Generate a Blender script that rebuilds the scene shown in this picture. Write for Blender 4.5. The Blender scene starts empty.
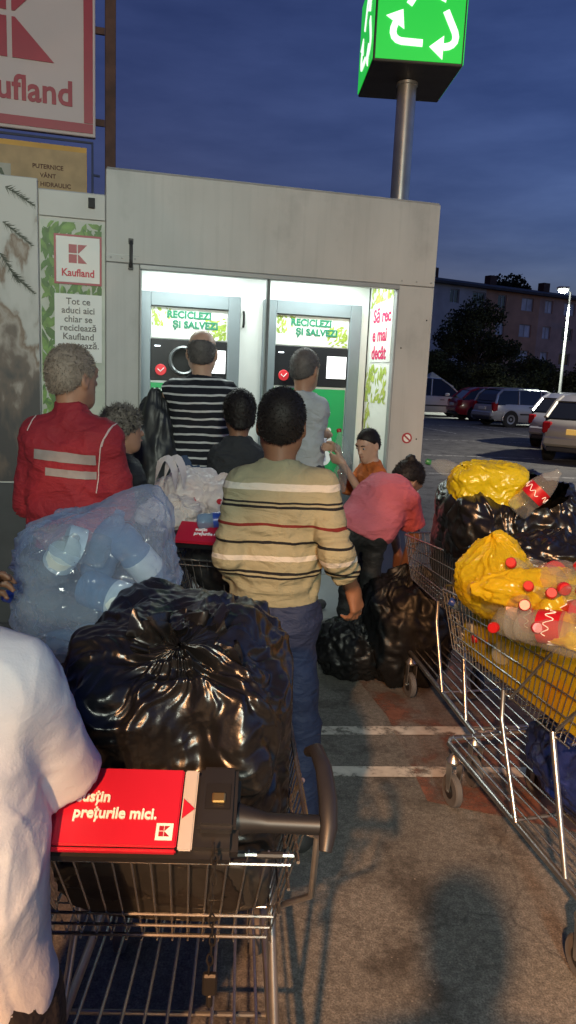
import bpy, bmesh, math, random
import numpy as np
from mathutils import Matrix, Vector
R = math.radians
random.seed(7)
scene = bpy.context.scene
col = scene.collection

# ------------------------------------------------------------------ camera
CAMZ, FPX, PITCH, ROLL = 1.68, 740.0, R(10.5), R(2.6)
cam_d = bpy.data.cameras.new("camera")
cam = bpy.data.objects.new("camera", cam_d)
col.objects.link(cam)
cam_d.sensor_fit = 'VERTICAL'
cam_d.sensor_height = 36.0
cam_d.lens = 36.0 * FPX / 1024.0
cam_d.clip_start = 0.05
cam_d.clip_end = 2000
CAM_R = Matrix.Rotation(math.pi / 2 - PITCH, 3, 'X') @ Matrix.Rotation(ROLL, 3, 'Z')
cam.matrix_world = Matrix.Translation((0, 0, CAMZ)) @ CAM_R.to_4x4()
scene.camera = cam

# ------------------------------------------------------------------ world, lights, exposure
world = bpy.data.worlds.new("World")
scene.world = world
world.use_nodes = True
wn = world.node_tree.nodes
wl = world.node_tree.links
bg = wn['Background']
sky = wn.new('ShaderNodeTexSky')
sky.sky_type = 'NISHITA'
sky.sun_disc = False
sky.sun_elevation = R(-3.0)
sky.sun_rotation = R(85)
sky.altitude = 100
sky.ozone_density = 3.0
tc = wn.new('ShaderNodeTexCoord')
mp = wn.new('ShaderNodeMapping')
mp.inputs['Scale'].default_value = (1.6, 1.6, 7.0)
nz = wn.new('ShaderNodeTexNoise')
nz.inputs['Scale'].default_value = 2.6
nz.inputs['Detail'].default_value = 6
nz.inputs['Roughness'].default_value = 0.55
rmp = wn.new('ShaderNodeValToRGB')
rmp.color_ramp.elements[0].position = 0.35
rmp.color_ramp.elements[0].color = (0.66, 0.78, 0.80, 1)
rmp.color_ramp.elements[1].position = 0.72
rmp.color_ramp.elements[1].color = (1.12, 1.22, 1.12, 1)
mul = wn.new('ShaderNodeMix')
mul.data_type = 'RGBA'
mul.blend_type = 'MULTIPLY'
mul.inputs[0].default_value = 1.0
wl.new(tc.outputs['Generated'], mp.inputs['Vector'])
wl.new(mp.outputs[0], nz.inputs['Vector'])
wl.new(nz.outputs[0], rmp.inputs[0])
wl.new(sky.outputs[0], mul.inputs[6])
wl.new(rmp.outputs[0], mul.inputs[7])
wl.new(mul.outputs[2], bg.inputs['Color'])
bg.inputs['Strength'].default_value = 2.5


def light(name, kind, loc, power, color, size=0.1, rot=None):
    d = bpy.data.lights.new(name, kind)
    d.energy = power
    d.color = color
    if kind == 'POINT':
        d.shadow_soft_size = size
    if kind == 'AREA':
        d.shape = 'RECTANGLE'
        d.size, d.size_y = size
    o = bpy.data.objects.new(name, d)
    o.location = loc
    if rot:
        o.rotation_euler = rot
    col.objects.link(o)
    return o


# the sodium lamp of the car park, behind and left of the photographer
light('sodium_lamp', 'POINT', (-1.35, -4.6, 4.7), 7600, (1.0, 0.48, 0.20), 0.10)
# a lamp of the car park out of frame on the right
lot = light('car_park_lamp', 'SPOT', (13.0, 15.0, 7.5), 6000, (1.0, .93, .80), .2)
lot.data.shadow_soft_size = .2
lot.data.spot_size = R(140)
lot.data.spot_blend = .4
# soft whitish fill light added from behind, no source in view
light('white_fill_light', 'POINT', (0.95, -7.0, 4.5), 2350, (0.92, 1.0, 0.84), 0.6)

scene.view_settings.view_transform = 'Standard'
scene.view_settings.look = 'None'
scene.view_settings.exposure = 0.15
scene.view_settings.gamma = 1.0
scene.view_settings.use_curve_mapping = False
scene.cycles.use_denoising = True
scene.cycles.max_bounces = 10
scene.cycles.transparent_max_bounces = 24
scene.cycles.sample_clamp_indirect = 4.0
scene.cycles.caustics_reflective = False
scene.cycles.caustics_refractive = False

# ------------------------------------------------------------------ small maths
V = lambda *a: np.array(a, float)


def nrm(v):
    v = np.asarray(v, float)
    return v / (np.linalg.norm(v) + 1e-12)


def lerp(a, b, t):
    return np.asarray(a, float) * (1 - t) + np.asarray(b, float) * t


def W(px, py, Y):
    """the place in the scene seen at (px, py) of the photograph, Y metres ahead"""
    d = CAM_R @ Vector((px - 288, 512 - py, -FPX))
    return V(0, 0, CAMZ) + np.array(d) * (Y / d.y)


def G(px, py, z=0.0):
    d = CAM_R @ Vector((px - 288, 512 - py, -FPX))
    return V(0, 0, CAMZ) + np.array(d) * ((z - CAMZ) / d.z)


_perm = np.random.RandomState(3).permutation(512)
_perm = np.concatenate([_perm, _perm, _perm])
_grad = np.random.RandomState(5).normal(size=(512, 3))
_grad /= np.linalg.norm(_grad, axis=1)[:, None]


def pn(P, seed=0):
    P = np.asarray(P, float) + seed * 17.31
    i = np.floor(P).astype(int)
    f = P - i
    u = f * f * f * (f * (f * 6 - 15) + 10)
    i &= 511
    out = 0
    for dx in (0, 1):
        for dy in (0, 1):
            for dz in (0, 1):
                h = _perm[_perm[_perm[(i[:, 0] + dx) & 511] + ((i[:, 1] + dy) & 511)] + ((i[:, 2] + dz) & 511)]
                g = _grad[h]
                d = (g * (f - [dx, dy, dz])).sum(1)
                w = (u[:, 0] if dx else 1 - u[:, 0]) * (u[:, 1] if dy else 1 - u[:, 1]) * (u[:, 2] if dz else 1 - u[:, 2])
                out = out + w * d
    return out * 1.5


def ridged(P, seed=0):
    return 1 - 2 * np.abs(pn(P, seed))


# ------------------------------------------------------------------ materials
def lin(c):
    return tuple(((x / 255.0) / 12.92 if x / 255.0 <= 0.04045 else ((x / 255.0 + 0.055) / 1.055) ** 2.4) for x in c)


def nodes_of(m):
    m.use_nodes = True
    t = m.node_tree
    return t, t.nodes, t.links, t.nodes['Principled BSDF']


def add_var(t, colr, var, scale, bs, detail=4, coord='Object', vec=(1, 1, 1)):
    n, l = t.nodes, t.links
    tcn = n.new('ShaderNodeTexCoord')
    mpn = n.new('ShaderNodeMapping')
    mpn.inputs['Scale'].default_value = vec
    l.new(tcn.outputs[coord], mpn.inputs['Vector'])
    no = n.new('ShaderNodeTexNoise')
    no.inputs['Scale'].default_value = scale
    no.inputs['Detail'].default_value = detail
    l.new(mpn.outputs[0], no.inputs['Vector'])
    mr = n.new('ShaderNodeMapRange')
    mr.inputs[1].default_value = 0.3
    mr.inputs[2].default_value = 0.7
    mr.inputs[3].default_value = 1 - var
    mr.inputs[4].default_value = 1 + var
    l.new(no.outputs[0], mr.inputs[0])
    mx = n.new('ShaderNodeVectorMath')
    mx.operation = 'SCALE'
    if isinstance(colr, (tuple, list)):
        mx.inputs[0].default_value = colr[:3]
    else:
        l.new(colr, mx.inputs[0])
    l.new(mr.outputs[0], mx.inputs['Scale'])
    l.new(mx.outputs[0], bs.inputs['Base Color'])
    return mpn, mx


def add_bump(t, bs, scale, strength, dist=0.01, detail=5, vec=(1, 1, 1), kind='noise'):
    n, l = t.nodes, t.links
    tcn = n.new('ShaderNodeTexCoord')
    mpn = n.new('ShaderNodeMapping')
    mpn.inputs['Scale'].default_value = vec
    l.new(tcn.outputs['Object'], mpn.inputs['Vector'])
    if kind == 'noise':
        no = n.new('ShaderNodeTexNoise')
        no.inputs['Detail'].default_value = detail
    else:
        no = n.new('ShaderNodeTexVoronoi')
    no.inputs['Scale'].default_value = scale
    l.new(mpn.outputs[0], no.inputs['Vector'])
    b = n.new('ShaderNodeBump')
    b.inputs['Strength'].default_value = strength
    b.inputs['Distance'].default_value = dist
    l.new(no.outputs[0], b.inputs['Height'])
    l.new(b.outputs[0], bs.inputs['Normal'])


def M(name, c, rough=0.6, metal=0.0, var=0.12, vs=6.0, bump=0.0, bs=60.0, bd=0.01, spec=0.5, emit=None, es=0.0, coat=0.0, vec=(1, 1, 1)):
    m = bpy.data.materials.new(name)
    t, n, l, b = nodes_of(m)
    c = lin(c) if max(c) > 1 else c
    b.inputs['Roughness'].default_value = rough
    b.inputs['Metallic'].default_value = metal
    b.inputs['Specular IOR Level'].default_value = spec
    b.inputs['Coat Weight'].default_value = coat
    if var:
        add_var(t, c, var, vs, b, vec=vec)
    else:
        b.inputs['Base Color'].default_value = (*c, 1)
    if bump:
        add_bump(t, b, bs, bump, bd)
    if emit:
        e = lin(emit) if max(emit) > 1 else emit
        b.inputs['Emission Color'].default_value = (*e, 1)
        b.inputs['Emission Strength'].default_value = es
    return m


def film(name, tint, trans=0.6, rough=0.15, body=(0.5, 0.5, 0.5), spec=0.6, wr=30.0, edge=None, glow=0.35):
    """thin plastic film: part clear, part milky, glossy on top"""
    m = bpy.data.materials.new(name)
    t, n, l, b = nodes_of(m)
    out = n['Material Output']
    b.inputs['Base Color'].default_value = (*body, 1)
    b.inputs['Roughness'].default_value = rough
    b.inputs['Specular IOR Level'].default_value = spec
    add_bump(t, b, wr, 0.35, 0.006)
    tr = n.new('ShaderNodeBsdfTransparent')
    tr.inputs[0].default_value = (*tint, 1)
    lw = n.new('ShaderNodeLayerWeight')
    lw.inputs[0].default_value = 0.3
    mr = n.new('ShaderNodeMapRange')
    mr.inputs[3].default_value = 1 - trans
    mr.inputs[4].default_value = min(1.0, 1.35 - trans) if edge is None else edge
    l.new(lw.outputs['Facing'], mr.inputs[0])
    mx = n.new('ShaderNodeMixShader')
    l.new(mr.outputs[0], mx.inputs[0])
    tl = n.new('ShaderNodeBsdfTranslucent')
    tl.inputs[0].default_value = (*body, 1)
    bd = n.new('ShaderNodeMixShader')
    bd.inputs[0].default_value = glow
    l.new(b.outputs[0], bd.inputs[1])
    l.new(tl.outputs[0], bd.inputs[2])
    l.new(tr.outputs[0], mx.inputs[1])
    l.new(bd.outputs[0], mx.inputs[2])
    l.new(mx.outputs[0], out.inputs['Surface'])
    return m


def wrinkle(m, strength=.55):
    """crumpled cloth on top of whatever relief the material has"""
    if m.get('wrinkled'):
        return
    m['wrinkled'] = 1
    t, n, l, b = nodes_of(m)
    tcn = n.new('ShaderNodeTexCoord')
    prev = b.inputs['Normal'].links[0].from_socket if b.inputs['Normal'].links else None
    for sc_, st_, di_, vec in ((9, strength, .030, (1, 1, 1.9)), (26, strength * .7, .010, (1, 1, 1.5))):
        mp_ = n.new('ShaderNodeMapping')
        mp_.inputs['Scale'].default_value = vec
        mp_.inputs['Rotation'].default_value = (.5, .35, .2)
        l.new(tcn.outputs['Object'], mp_.inputs['Vector'])
        no = n.new('ShaderNodeTexNoise')
        no.inputs['Scale'].default_value = sc_
        no.inputs['Detail'].default_value = 3
        no.inputs['Distortion'].default_value = 1.2
        l.new(mp_.outputs[0], no.inputs['Vector'])
        bp = n.new('ShaderNodeBump')
        bp.inputs['Strength'].default_value = st_
        bp.inputs['Distance'].default_value = di_
        l.new(no.outputs[0], bp.inputs['Height'])
        if prev:
            l.new(prev, bp.inputs['Normal'])
        prev = bp.outputs[0]
    l.new(prev, b.inputs['Normal'])


def band_mat(name, zmin, zmax, base, bands, rough=0.85, wob=0.006, bump=0.3, bscale=220, var=0.08):
    """cloth of one colour with horizontal bands (z0, z1, colour) knitted in"""
    m = bpy.data.materials.new(name)
    t, n, l, b = nodes_of(m)
    b.inputs['Roughness'].default_value = rough
    b.inputs['Specular IOR Level'].default_value = 0.2
    tcn = n.new('ShaderNodeTexCoord')
    sp = n.new('ShaderNodeSeparateXYZ')
    l.new(tcn.outputs['Object'], sp.inputs[0])
    no = n.new('ShaderNodeTexNoise')
    no.inputs['Scale'].default_value = 7
    l.new(tcn.outputs['Object'], no.inputs['Vector'])
    ma = n.new('ShaderNodeMath')
    ma.operation = 'MULTIPLY_ADD'
    ma.inputs[1].default_value = wob * 2
    l.new(no.outputs[0], ma.inputs[0])
    l.new(sp.outputs[2], ma.inputs[2])
    mr = n.new('ShaderNodeMapRange')
    mr.inputs[1].default_value = zmin + wob
    mr.inputs[2].default_value = zmax + wob
    l.new(ma.outputs[0], mr.inputs[0])
    rp = n.new('ShaderNodeValToRGB')
    cr = rp.color_ramp
    cr.interpolation = 'CONSTANT'
    cr.elements[0].position = 0
    cr.elements[0].color = (*base, 1)
    cr.elements.remove(cr.elements[1])
    for z0, z1, c in sorted(bands, key=lambda q: q[0]):
        e = cr.elements.new((z0 - zmin) / (zmax - zmin))
        e.color = (*c, 1)
        e = cr.elements.new((z1 - zmin) / (zmax - zmin))
        e.color = (*base, 1)
    l.new(mr.outputs[0], rp.inputs[0])
    add_var(t, rp.outputs[0], var, 9, b)
    add_bump(t, b, bscale, bump, 0.003)
    return m


def periodic_mat(name, base, line, period, duty, zoff=0.0):
    m = bpy.data.materials.new(name)
    t, n, l, b = nodes_of(m)
    b.inputs['Roughness'].default_value = 0.85
    b.inputs['Specular IOR Level'].default_value = 0.2
    tcn = n.new('ShaderNodeTexCoord')
    sp = n.new('ShaderNodeSeparateXYZ')
    l.new(tcn.outputs['Object'], sp.inputs[0])
    no = n.new('ShaderNodeTexNoise')
    no.inputs['Scale'].default_value = 5
    l.new(tcn.outputs['Object'], no.inputs['Vector'])
    ma = n.new('ShaderNodeMath')
    ma.operation = 'MULTIPLY_ADD'
    ma.inputs[1].default_value = 0.03
    l.new(no.outputs[0], ma.inputs[0])
    l.new(sp.outputs[2], ma.inputs[2])
    dv = n.new('ShaderNodeMath')
    dv.operation = 'DIVIDE'
    dv.inputs[1].default_value = period
    l.new(ma.outputs[0], dv.inputs[0])
    fr = n.new('ShaderNodeMath')
    fr.operation = 'FRACT'
    l.new(dv.outputs[0], fr.inputs[0])
    lt = n.new('ShaderNodeMath')
    lt.operation = 'LESS_THAN'
    lt.inputs[1].default_value = duty
    l.new(fr.outputs[0], lt.inputs[0])
    mx = n.new('ShaderNodeMix')
    mx.data_type = 'RGBA'
    mx.inputs[6].default_value = (*base, 1)
    mx.inputs[7].default_value = (*line, 1)
    l.new(lt.outputs[0], mx.inputs[0])
    add_var(t, mx.outputs[2], 0.1, 9, b)
    add_bump(t, b, 200, 0.2, 0.003)
    return m


# ------------------------------------------------------------------ objects
def tag(o, label=None, cat=None, group=None, kind=None):
    if label:
        o['label'] = label
    if cat:
        o['category'] = cat
    if group:
        o['group'] = group
    if kind:
        o['kind'] = kind
    return o


def thing(name, label, cat, loc=(0, 0, 0), rotz=0.0, group=None):
    o = bpy.data.objects.new(name, None)
    col.objects.link(o)
    o.matrix_world = Matrix.Translation(Vector(loc)) @ Matrix.Rotation(rotz, 4, 'Z')
    o.empty_display_size = 0.1
    return tag(o, label, cat, group)


def world_of(o):
    m = o.matrix_basis.copy()
    p = o.parent
    while p:
        m = p.matrix_basis @ m
        p = p.parent
    return m


def link(name, me, mat, parent=None, origin=None):
    """me holds local coordinates of parent"""
    o = bpy.data.objects.new(name, me)
    mats = mat if isinstance(mat, (list, tuple)) else [mat]
    for x in mats:
        me.materials.append(x)
    col.objects.link(o)
    if parent:
        o.parent = parent
    return o


class MB:
    def __init__(s):
        s.v, s.f, s.m = [], [], []

    def add(s, vs, fs, mi=0):
        b = len(s.v)
        s.v += [tuple(map(float, p)) for p in vs]
        s.f += [tuple(i + b for i in f) for f in fs]
        s.m += [mi] * len(fs)
        return s

    def box(s, lo, hi, mi=0):
        (a, b, c), (d, e, f) = lo, hi
        return s.add([(a, b, c), (d, b, c), (d, e, c), (a, e, c), (a, b, f), (d, b, f), (d, e, f), (a, e, f)],
                     [(3, 2, 1, 0), (4, 5, 6, 7), (0, 1, 5, 4), (1, 2, 6, 5), (2, 3, 7, 6), (3, 0, 4, 7)], mi)

    def tube(s, pts, r, n=6, closed=False, mi=0, cap=True):
        pts = [np.asarray(p, float) for p in pts]
        N = len(pts)
        rs = r if isinstance(r, (list, tuple)) else [r] * N
        rings = []
        prev = None
        for i, p in enumerate(pts):
            a = pts[(i - 1) % N] if (closed or i > 0) else p
            b = pts[(i + 1) % N] if (closed or i < N - 1) else p
            d = nrm(b - a)
            if prev is None:
                u = nrm(np.cross(d, (0, 0, 1) if abs(d[2]) < 0.9 else (1, 0, 0)))
            else:
                u = nrm(prev - d * np.dot(prev, d))
            w = np.cross(d, u)
            prev = u
            rings.append([p + rs[i] * (math.cos(2 * math.pi * k / n) * u + math.sin(2 * math.pi * k / n) * w) for k in range(n)])
        vs = [q for g in rings for q in g]
        fs = []
        for i in range(N if closed else N - 1):
            j = (i + 1) % N
            for k in range(n):
                kk = (k + 1) % n
                fs.append((i * n + k, i * n + kk, j * n + kk, j * n + k))
        if cap and not closed:
            fs.append(tuple(range(n))[::-1])
            fs.append(tuple((N - 1) * n + k for k in range(n)))
        return s.add(vs, fs, mi)

    def lathe(s, prof, c=(0, 0, 0), axis=(0, 0, 1), n=16, mi=0):
        ax = nrm(axis)
        u = nrm(np.cross(ax, (0, 0, 1) if abs(ax[2]) < 0.9 else (1, 0, 0)))
        w = np.cross(ax, u)
        c = np.asarray(c, float)
        vs = [c + ax * h + r * (math.cos(2 * math.pi * k / n) * u + math.sin(2 * math.pi * k / n) * w) for r, h in prof for k in range(n)]
        fs = []
        for i in range(len(prof) - 1):
            for k in range(n):
                kk = (k + 1) % n
                fs.append((i * n + k, i * n + kk, (i + 1) * n + kk, (i + 1) * n + k))
        fs.append(tuple(range(n))[::-1])
        fs.append(tuple((len(prof) - 1) * n + k for k in range(n)))
        return s.add(vs, fs, mi)

    def prism(s, poly, t, origin=(0, 0, 0), ux=(1, 0, 0), uz=(0, 0, 1), un=(0, 1, 0), mi=0):
        """flat outline (x, z) given a thickness t along un"""
        o, ux, uz, un = map(lambda q: np.asarray(q, float), (origin, ux, uz, un))
        n = len(poly)
        a = [o + ux * x + uz * z for x, z in poly]
        b = [p + un * t for p in a]
        fs = [tuple(range(n)), tuple(range(n, 2 * n))[::-1]] + [(i + n, (i + 1) % n + n, (i + 1) % n, i) for i in range(n)]
        return s.add(a + b, fs, mi)

    def build(s, name, mat, parent=None, world=False, bevel=0.0, smooth=False, segs=1, loc=None):
        me = bpy.data.meshes.new(name)
        me.from_pydata(s.v, [], s.f)
        me.polygons.foreach_set('material_index', s.m)
        bm = bmesh.new()
        bm.from_mesh(me)
        bmesh.ops.recalc_face_normals(bm, faces=bm.faces)
        if bevel:
            ed = [e for e in bm.edges if len(e.link_faces) == 2 and e.calc_face_angle(0) > 0.6]
            bmesh.ops.bevel(bm, geom=ed, offset=bevel, segments=segs, affect='EDGES', clamp_overlap=True)
        bm.to_mesh(me)
        bm.free()
        if loc is not None:
            me.transform(Matrix.Translation(-Vector(loc)))
        elif world and parent:
            me.transform(world_of(parent).inverted())
        if smooth:
            smooth_mesh(me, 40)
        o = link(name, me, mat, parent)
        if loc is not None:
            o.location = loc
        return o


def smooth_mesh(me, ang=None):
    me.polygons.foreach_set('use_smooth', [True] * len(me.polygons))
    if ang:
        try:
            me.set_sharp_from_angle(angle=R(ang))
        except Exception:
            pass


def mesh_from(name, v, f, mat, parent=None, loc=None, smooth=True):
    me = bpy.data.meshes.new(name)
    v = np.asarray(v, float)
    if loc is not None:
        v = v - np.asarray(loc, float)
    elif parent is not None:
        mi = np.array(world_of(parent).inverted())
        v = v @ mi[:3, :3].T + mi[:3, 3]
    me.from_pydata(v.tolist(), [], [tuple(x) for x in f])
    if smooth:
        smooth_mesh(me)
    o = link(name, me, mat, parent)
    if loc is not None:
        o.location = loc
    return o


def text(name, body, size, mat, parent, origin, ux=(1, 0, 0), uz=(0, 0, 1), align='LEFT', bold=0.0, depth=0.0015, shear=0.0, space=1.0, sx=1.0, line=1.0):
    """lettering lying in the plane (ux, uz) of the parent's space"""
    cu = bpy.data.curves.new(name, 'FONT')
    cu.body = body
    cu.size = size
    cu.align_x = align
    cu.offset = bold
    cu.extrude = depth
    cu.shear = shear
    cu.space_character = space
    cu.space_line = line
    cu.resolution_u = 3
    tmp = bpy.data.objects.new(name, cu)
    col.objects.link(tmp)
    dg = bpy.context.evaluated_depsgraph_get()
    dg.update()
    me = bpy.data.meshes.new_from_object(tmp.evaluated_get(dg))
    bpy.data.objects.remove(tmp)
    bpy.data.curves.remove(cu)
    me.materials.clear()
    ux, uz = nrm(ux), nrm(uz)
    un = np.cross(ux, uz)
    mt = Matrix([[ux[i] * sx, uz[i], un[i], origin[i]] for i in range(3)] + [[0, 0, 0, 1]])
    me.transform(mt)
    me.name = name
    return link(name, me, mat, parent)


def children(o):
    return [c for c in bpy.data.objects if c.parent == o]


def copy_tree(o, parent=None):
    c = o.copy()
    col.objects.link(c)
    c.parent = parent
    for ch in children(o):
        copy_tree(ch, c)
    return c


# ------------------------------------------------------------------ implicit surfaces for bodies and cloth
CORN = [(0, 0, 0), (1, 0, 0), (0, 1, 0), (1, 1, 0), (0, 0, 1), (1, 0, 1), (0, 1, 1), (1, 1, 1)]
EDG = [(0, 1), (2, 3), (4, 5), (6, 7), (0, 2), (1, 3), (4, 6), (5, 7), (0, 4), (1, 5), (2, 6), (3, 7)]


def surfnet(D, org, res):
    s = D < 0
    n = np.array(D.shape) - 1
    cnt = np.zeros(n, np.int8)
    for c in CORN:
        cnt += s[c[0]:c[0] + n[0], c[1]:c[1] + n[1], c[2]:c[2] + n[2]]
    act = np.argwhere((cnt > 0) & (cnt < 8))
    vals = np.stack([D[act[:, 0] + c[0], act[:, 1] + c[1], act[:, 2] + c[2]] for c in CORN], 1)
    acc = np.zeros((len(act), 3))
    k = np.zeros(len(act))
    for a, b in EDG:
        va, vb = vals[:, a], vals[:, b]
        mk = (va < 0) != (vb < 0)
        t = np.where(mk, va / np.where(mk, va - vb, 1), 0)
        p = np.array(CORN[a]) + t[:, None] * (np.array(CORN[b]) - np.array(CORN[a]))
        acc += p * mk[:, None]
        k += mk
    vert = (act + acc / k[:, None]) * res + org
    idx = -np.ones(n, int)
    idx[act[:, 0], act[:, 1], act[:, 2]] = np.arange(len(act))
    quads = []
    for ax in range(3):
        sl0 = [slice(None)] * 3
        sl1 = [slice(None)] * 3
        sl0[ax] = slice(0, -1)
        sl1[ax] = slice(1, None)
        a, b = s[tuple(sl0)], s[tuple(sl1)]
        e = np.argwhere(a != b)
        o1, o2 = [(1, 2), (2, 0), (0, 1)][ax]
        e = e[(e[:, o1] > 0) & (e[:, o2] > 0) & (e[:, o1] < n[o1]) & (e[:, o2] < n[o2])]
        fl = a[e[:, 0], e[:, 1], e[:, 2]]

        def g(d1, d2):
            q = e.copy()
            q[:, o1] -= d1
            q[:, o2] -= d2
            return idx[q[:, 0], q[:, 1], q[:, 2]]
        q = np.stack([g(1, 1), g(0, 1), g(0, 0), g(1, 0)], 1)
        q[~fl] = q[~fl][:, ::-1]
        quads.append(q)
    q = np.concatenate(quads)
    return vert, q[(q >= 0).all(1)]


def relax(v, f, it=2, lam=0.5):
    e = np.concatenate([f[:, [0, 1]], f[:, [1, 2]], f[:, [2, 3]], f[:, [3, 0]]])
    e = np.concatenate([e, e[:, ::-1]])
    for _ in range(it):
        acc = np.zeros_like(v)
        np.add.at(acc, e[:, 0], v[e[:, 1]])
        c = np.bincount(e[:, 0], minlength=len(v))
        v = v * (1 - lam) + lam * acc / np.maximum(c, 1)[:, None]
    return v


def vnormals(v, f):
    n = np.cross(v[f[:, 2]] - v[f[:, 0]], v[f[:, 3]] - v[f[:, 1]])
    o = np.zeros_like(v)
    for i in range(4):
        np.add.at(o, f[:, i], n)
    return o / (np.linalg.norm(o, axis=1)[:, None] + 1e-12)


class SDF:
    def __init__(s):
        s.p = []
        s.cuts = []

    def cone(s, a, b, ra, rb=None, k=0.03, flat=None, fn=None, cuts=None, op='+'):
        a, b = np.asarray(a, float), np.asarray(b, float)
        rb = ra if rb is None else rb
        s.p.append(('c', a, b, ra, rb, k, flat, None if fn is None else nrm(fn), cuts, op))
        return s

    def ell(s, c, r, B=None, k=0.03, op='+'):
        B = np.eye(3) if B is None else np.asarray(B, float)   # rows are axes
        s.p.append(('e', np.asarray(c, float), np.asarray(r, float), B, None, k, None, None, None, op))
        return s

    def cut(s, p, n):
        s.cuts.append((np.asarray(p, float), nrm(n)))
        return s

    def mesh(s, res, disp=None, it=2):
        los, his = [], []
        for q in s.p:
            if q[9] != '+':
                continue
            if q[0] == 'c':
                r = max(q[3], q[4])
                los.append(np.minimum(q[1], q[2]) - r)
                his.append(np.maximum(q[1], q[2]) + r)
            else:
                r = q[2].max()
                los.append(q[1] - r)
                his.append(q[1] + r)
        lo = np.min(los, 0) - 4 * res - 0.01
        hi = np.max(his, 0) + 4 * res + 0.01
        n = np.ceil((hi - lo) / res).astype(int) + 1
        D = np.full(n, 0.5, np.float32)
        ax = [lo[i] + np.arange(n[i]) * res for i in range(3)]
        for q in s.p:
            if q[0] == 'c':
                r = max(q[3], q[4])
                a0, a1 = np.minimum(q[1], q[2]) - r, np.maximum(q[1], q[2]) + r
            else:
                r = q[2].max()
                a0, a1 = q[1] - r, q[1] + r
            m = q[5] + 3 * res
            i0 = np.maximum(np.floor((a0 - m - lo) / res).astype(int), 0)
            i1 = np.minimum(np.ceil((a1 + m - lo) / res).astype(int) + 1, n)
            if (i1 <= i0).any():
                continue
            X = np.stack(np.meshgrid(*[ax[i][i0[i]:i1[i]] for i in range(3)], indexing='ij'), -1)
            if q[0] == 'c':
                a, b, ra, rb, k, flat, fn, cuts = q[1:9]
                P = X - a
                ba = b - a
                if flat:
                    P = P + (P @ fn)[..., None] * fn * (1 / flat - 1)
                h = np.clip((P @ ba) / max(ba @ ba, 1e-9), 0, 1)
                d = np.linalg.norm(P - h[..., None] * ba, axis=-1) - (ra + (rb - ra) * h)
                if flat:
                    d = d * (1 - (1 - flat) * 0.4)
                if cuts:
                    for cp, cn in cuts:
                        d = np.maximum(d, (X - cp) @ cn)
            else:
                c, r3, B = q[1:4]
                k = q[5]
                P = (X - c) @ B.T
                k0 = np.linalg.norm(P / r3, axis=-1)
                k1 = np.linalg.norm(P / (r3 * r3), axis=-1) + 1e-9
                d = k0 * (k0 - 1) / k1
            sl = tuple(slice(i0[i], i1[i]) for i in range(3))
            o = D[sl]
            if q[9] == '+':
                h = np.maximum(k - np.abs(o - d), 0) / k
                D[sl] = np.minimum(o, d) - h * h * k * 0.25
            else:
                d = -d
                h = np.maximum(k - np.abs(o - d), 0) / k
                D[sl] = np.maximum(o, d) + h * h * k * 0.25
        if s.cuts:
            X = np.stack(np.meshgrid(*ax, indexing='ij'), -1)
            for p, nn in s.cuts:
                D = np.maximum(D, ((X - p) @ nn).astype(np.float32))
        D[[0, -1]] = D[:, [0, -1]] = 0.5
        D[:, :, [0, -1]] = 0.5
        v, f = surfnet(D, lo, res)
        v = relax(v, f, it)
        if disp is not None:
            v = v + vnormals(v, f) * disp(v)[:, None]
        return v, f


# ------------------------------------------------------------------ people
SKIN = M('skin', (0.36, 0.19, 0.12), 0.5, var=0.10, vs=14, bump=0.15, bs=180, bd=0.002)
SKIN_TAN = M('tanned_skin', (0.22, 0.105, 0.06), 0.5, var=0.12, vs=14, bump=0.15, bs=180, bd=0.002)
SKIN_PALE = M('pale_skin', (0.48, 0.29, 0.20), 0.5, var=0.10, vs=14, bump=0.1, bs=180, bd=0.002)
EYEWHITE = M('eye_white', (0.42, 0.38, 0.36), 0.3, var=0.0)
IRIS = M('iris', (0.02, 0.012, 0.008), 0.2, var=0.0)
LIP = M('lips', (0.33, 0.12, 0.09), 0.5, var=0.05)


def hair_mat(name, c, sc=320):
    return M(name, c, 0.6, var=0.18, vs=40, bump=0.2, bs=sc, bd=0.003, spec=.3)


HAIR_DARK = hair_mat('dark_hair', (0.012, 0.009, 0.008))
HAIR_GREY = hair_mat('grey_hair', (0.16, 0.14, 0.12))
HAIR_SALT = hair_mat('greying_hair', (0.10, 0.092, 0.088))
HAIR_LIGHT = hair_mat('light_grey_hair', (0.26, 0.215, 0.175))


def head_frame(fd, hu):
    Y = nrm(fd)
    X = nrm(np.cross(Y, hu))
    Z = np.cross(X, Y)
    return np.stack([X, Y, Z])       # rows


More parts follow.
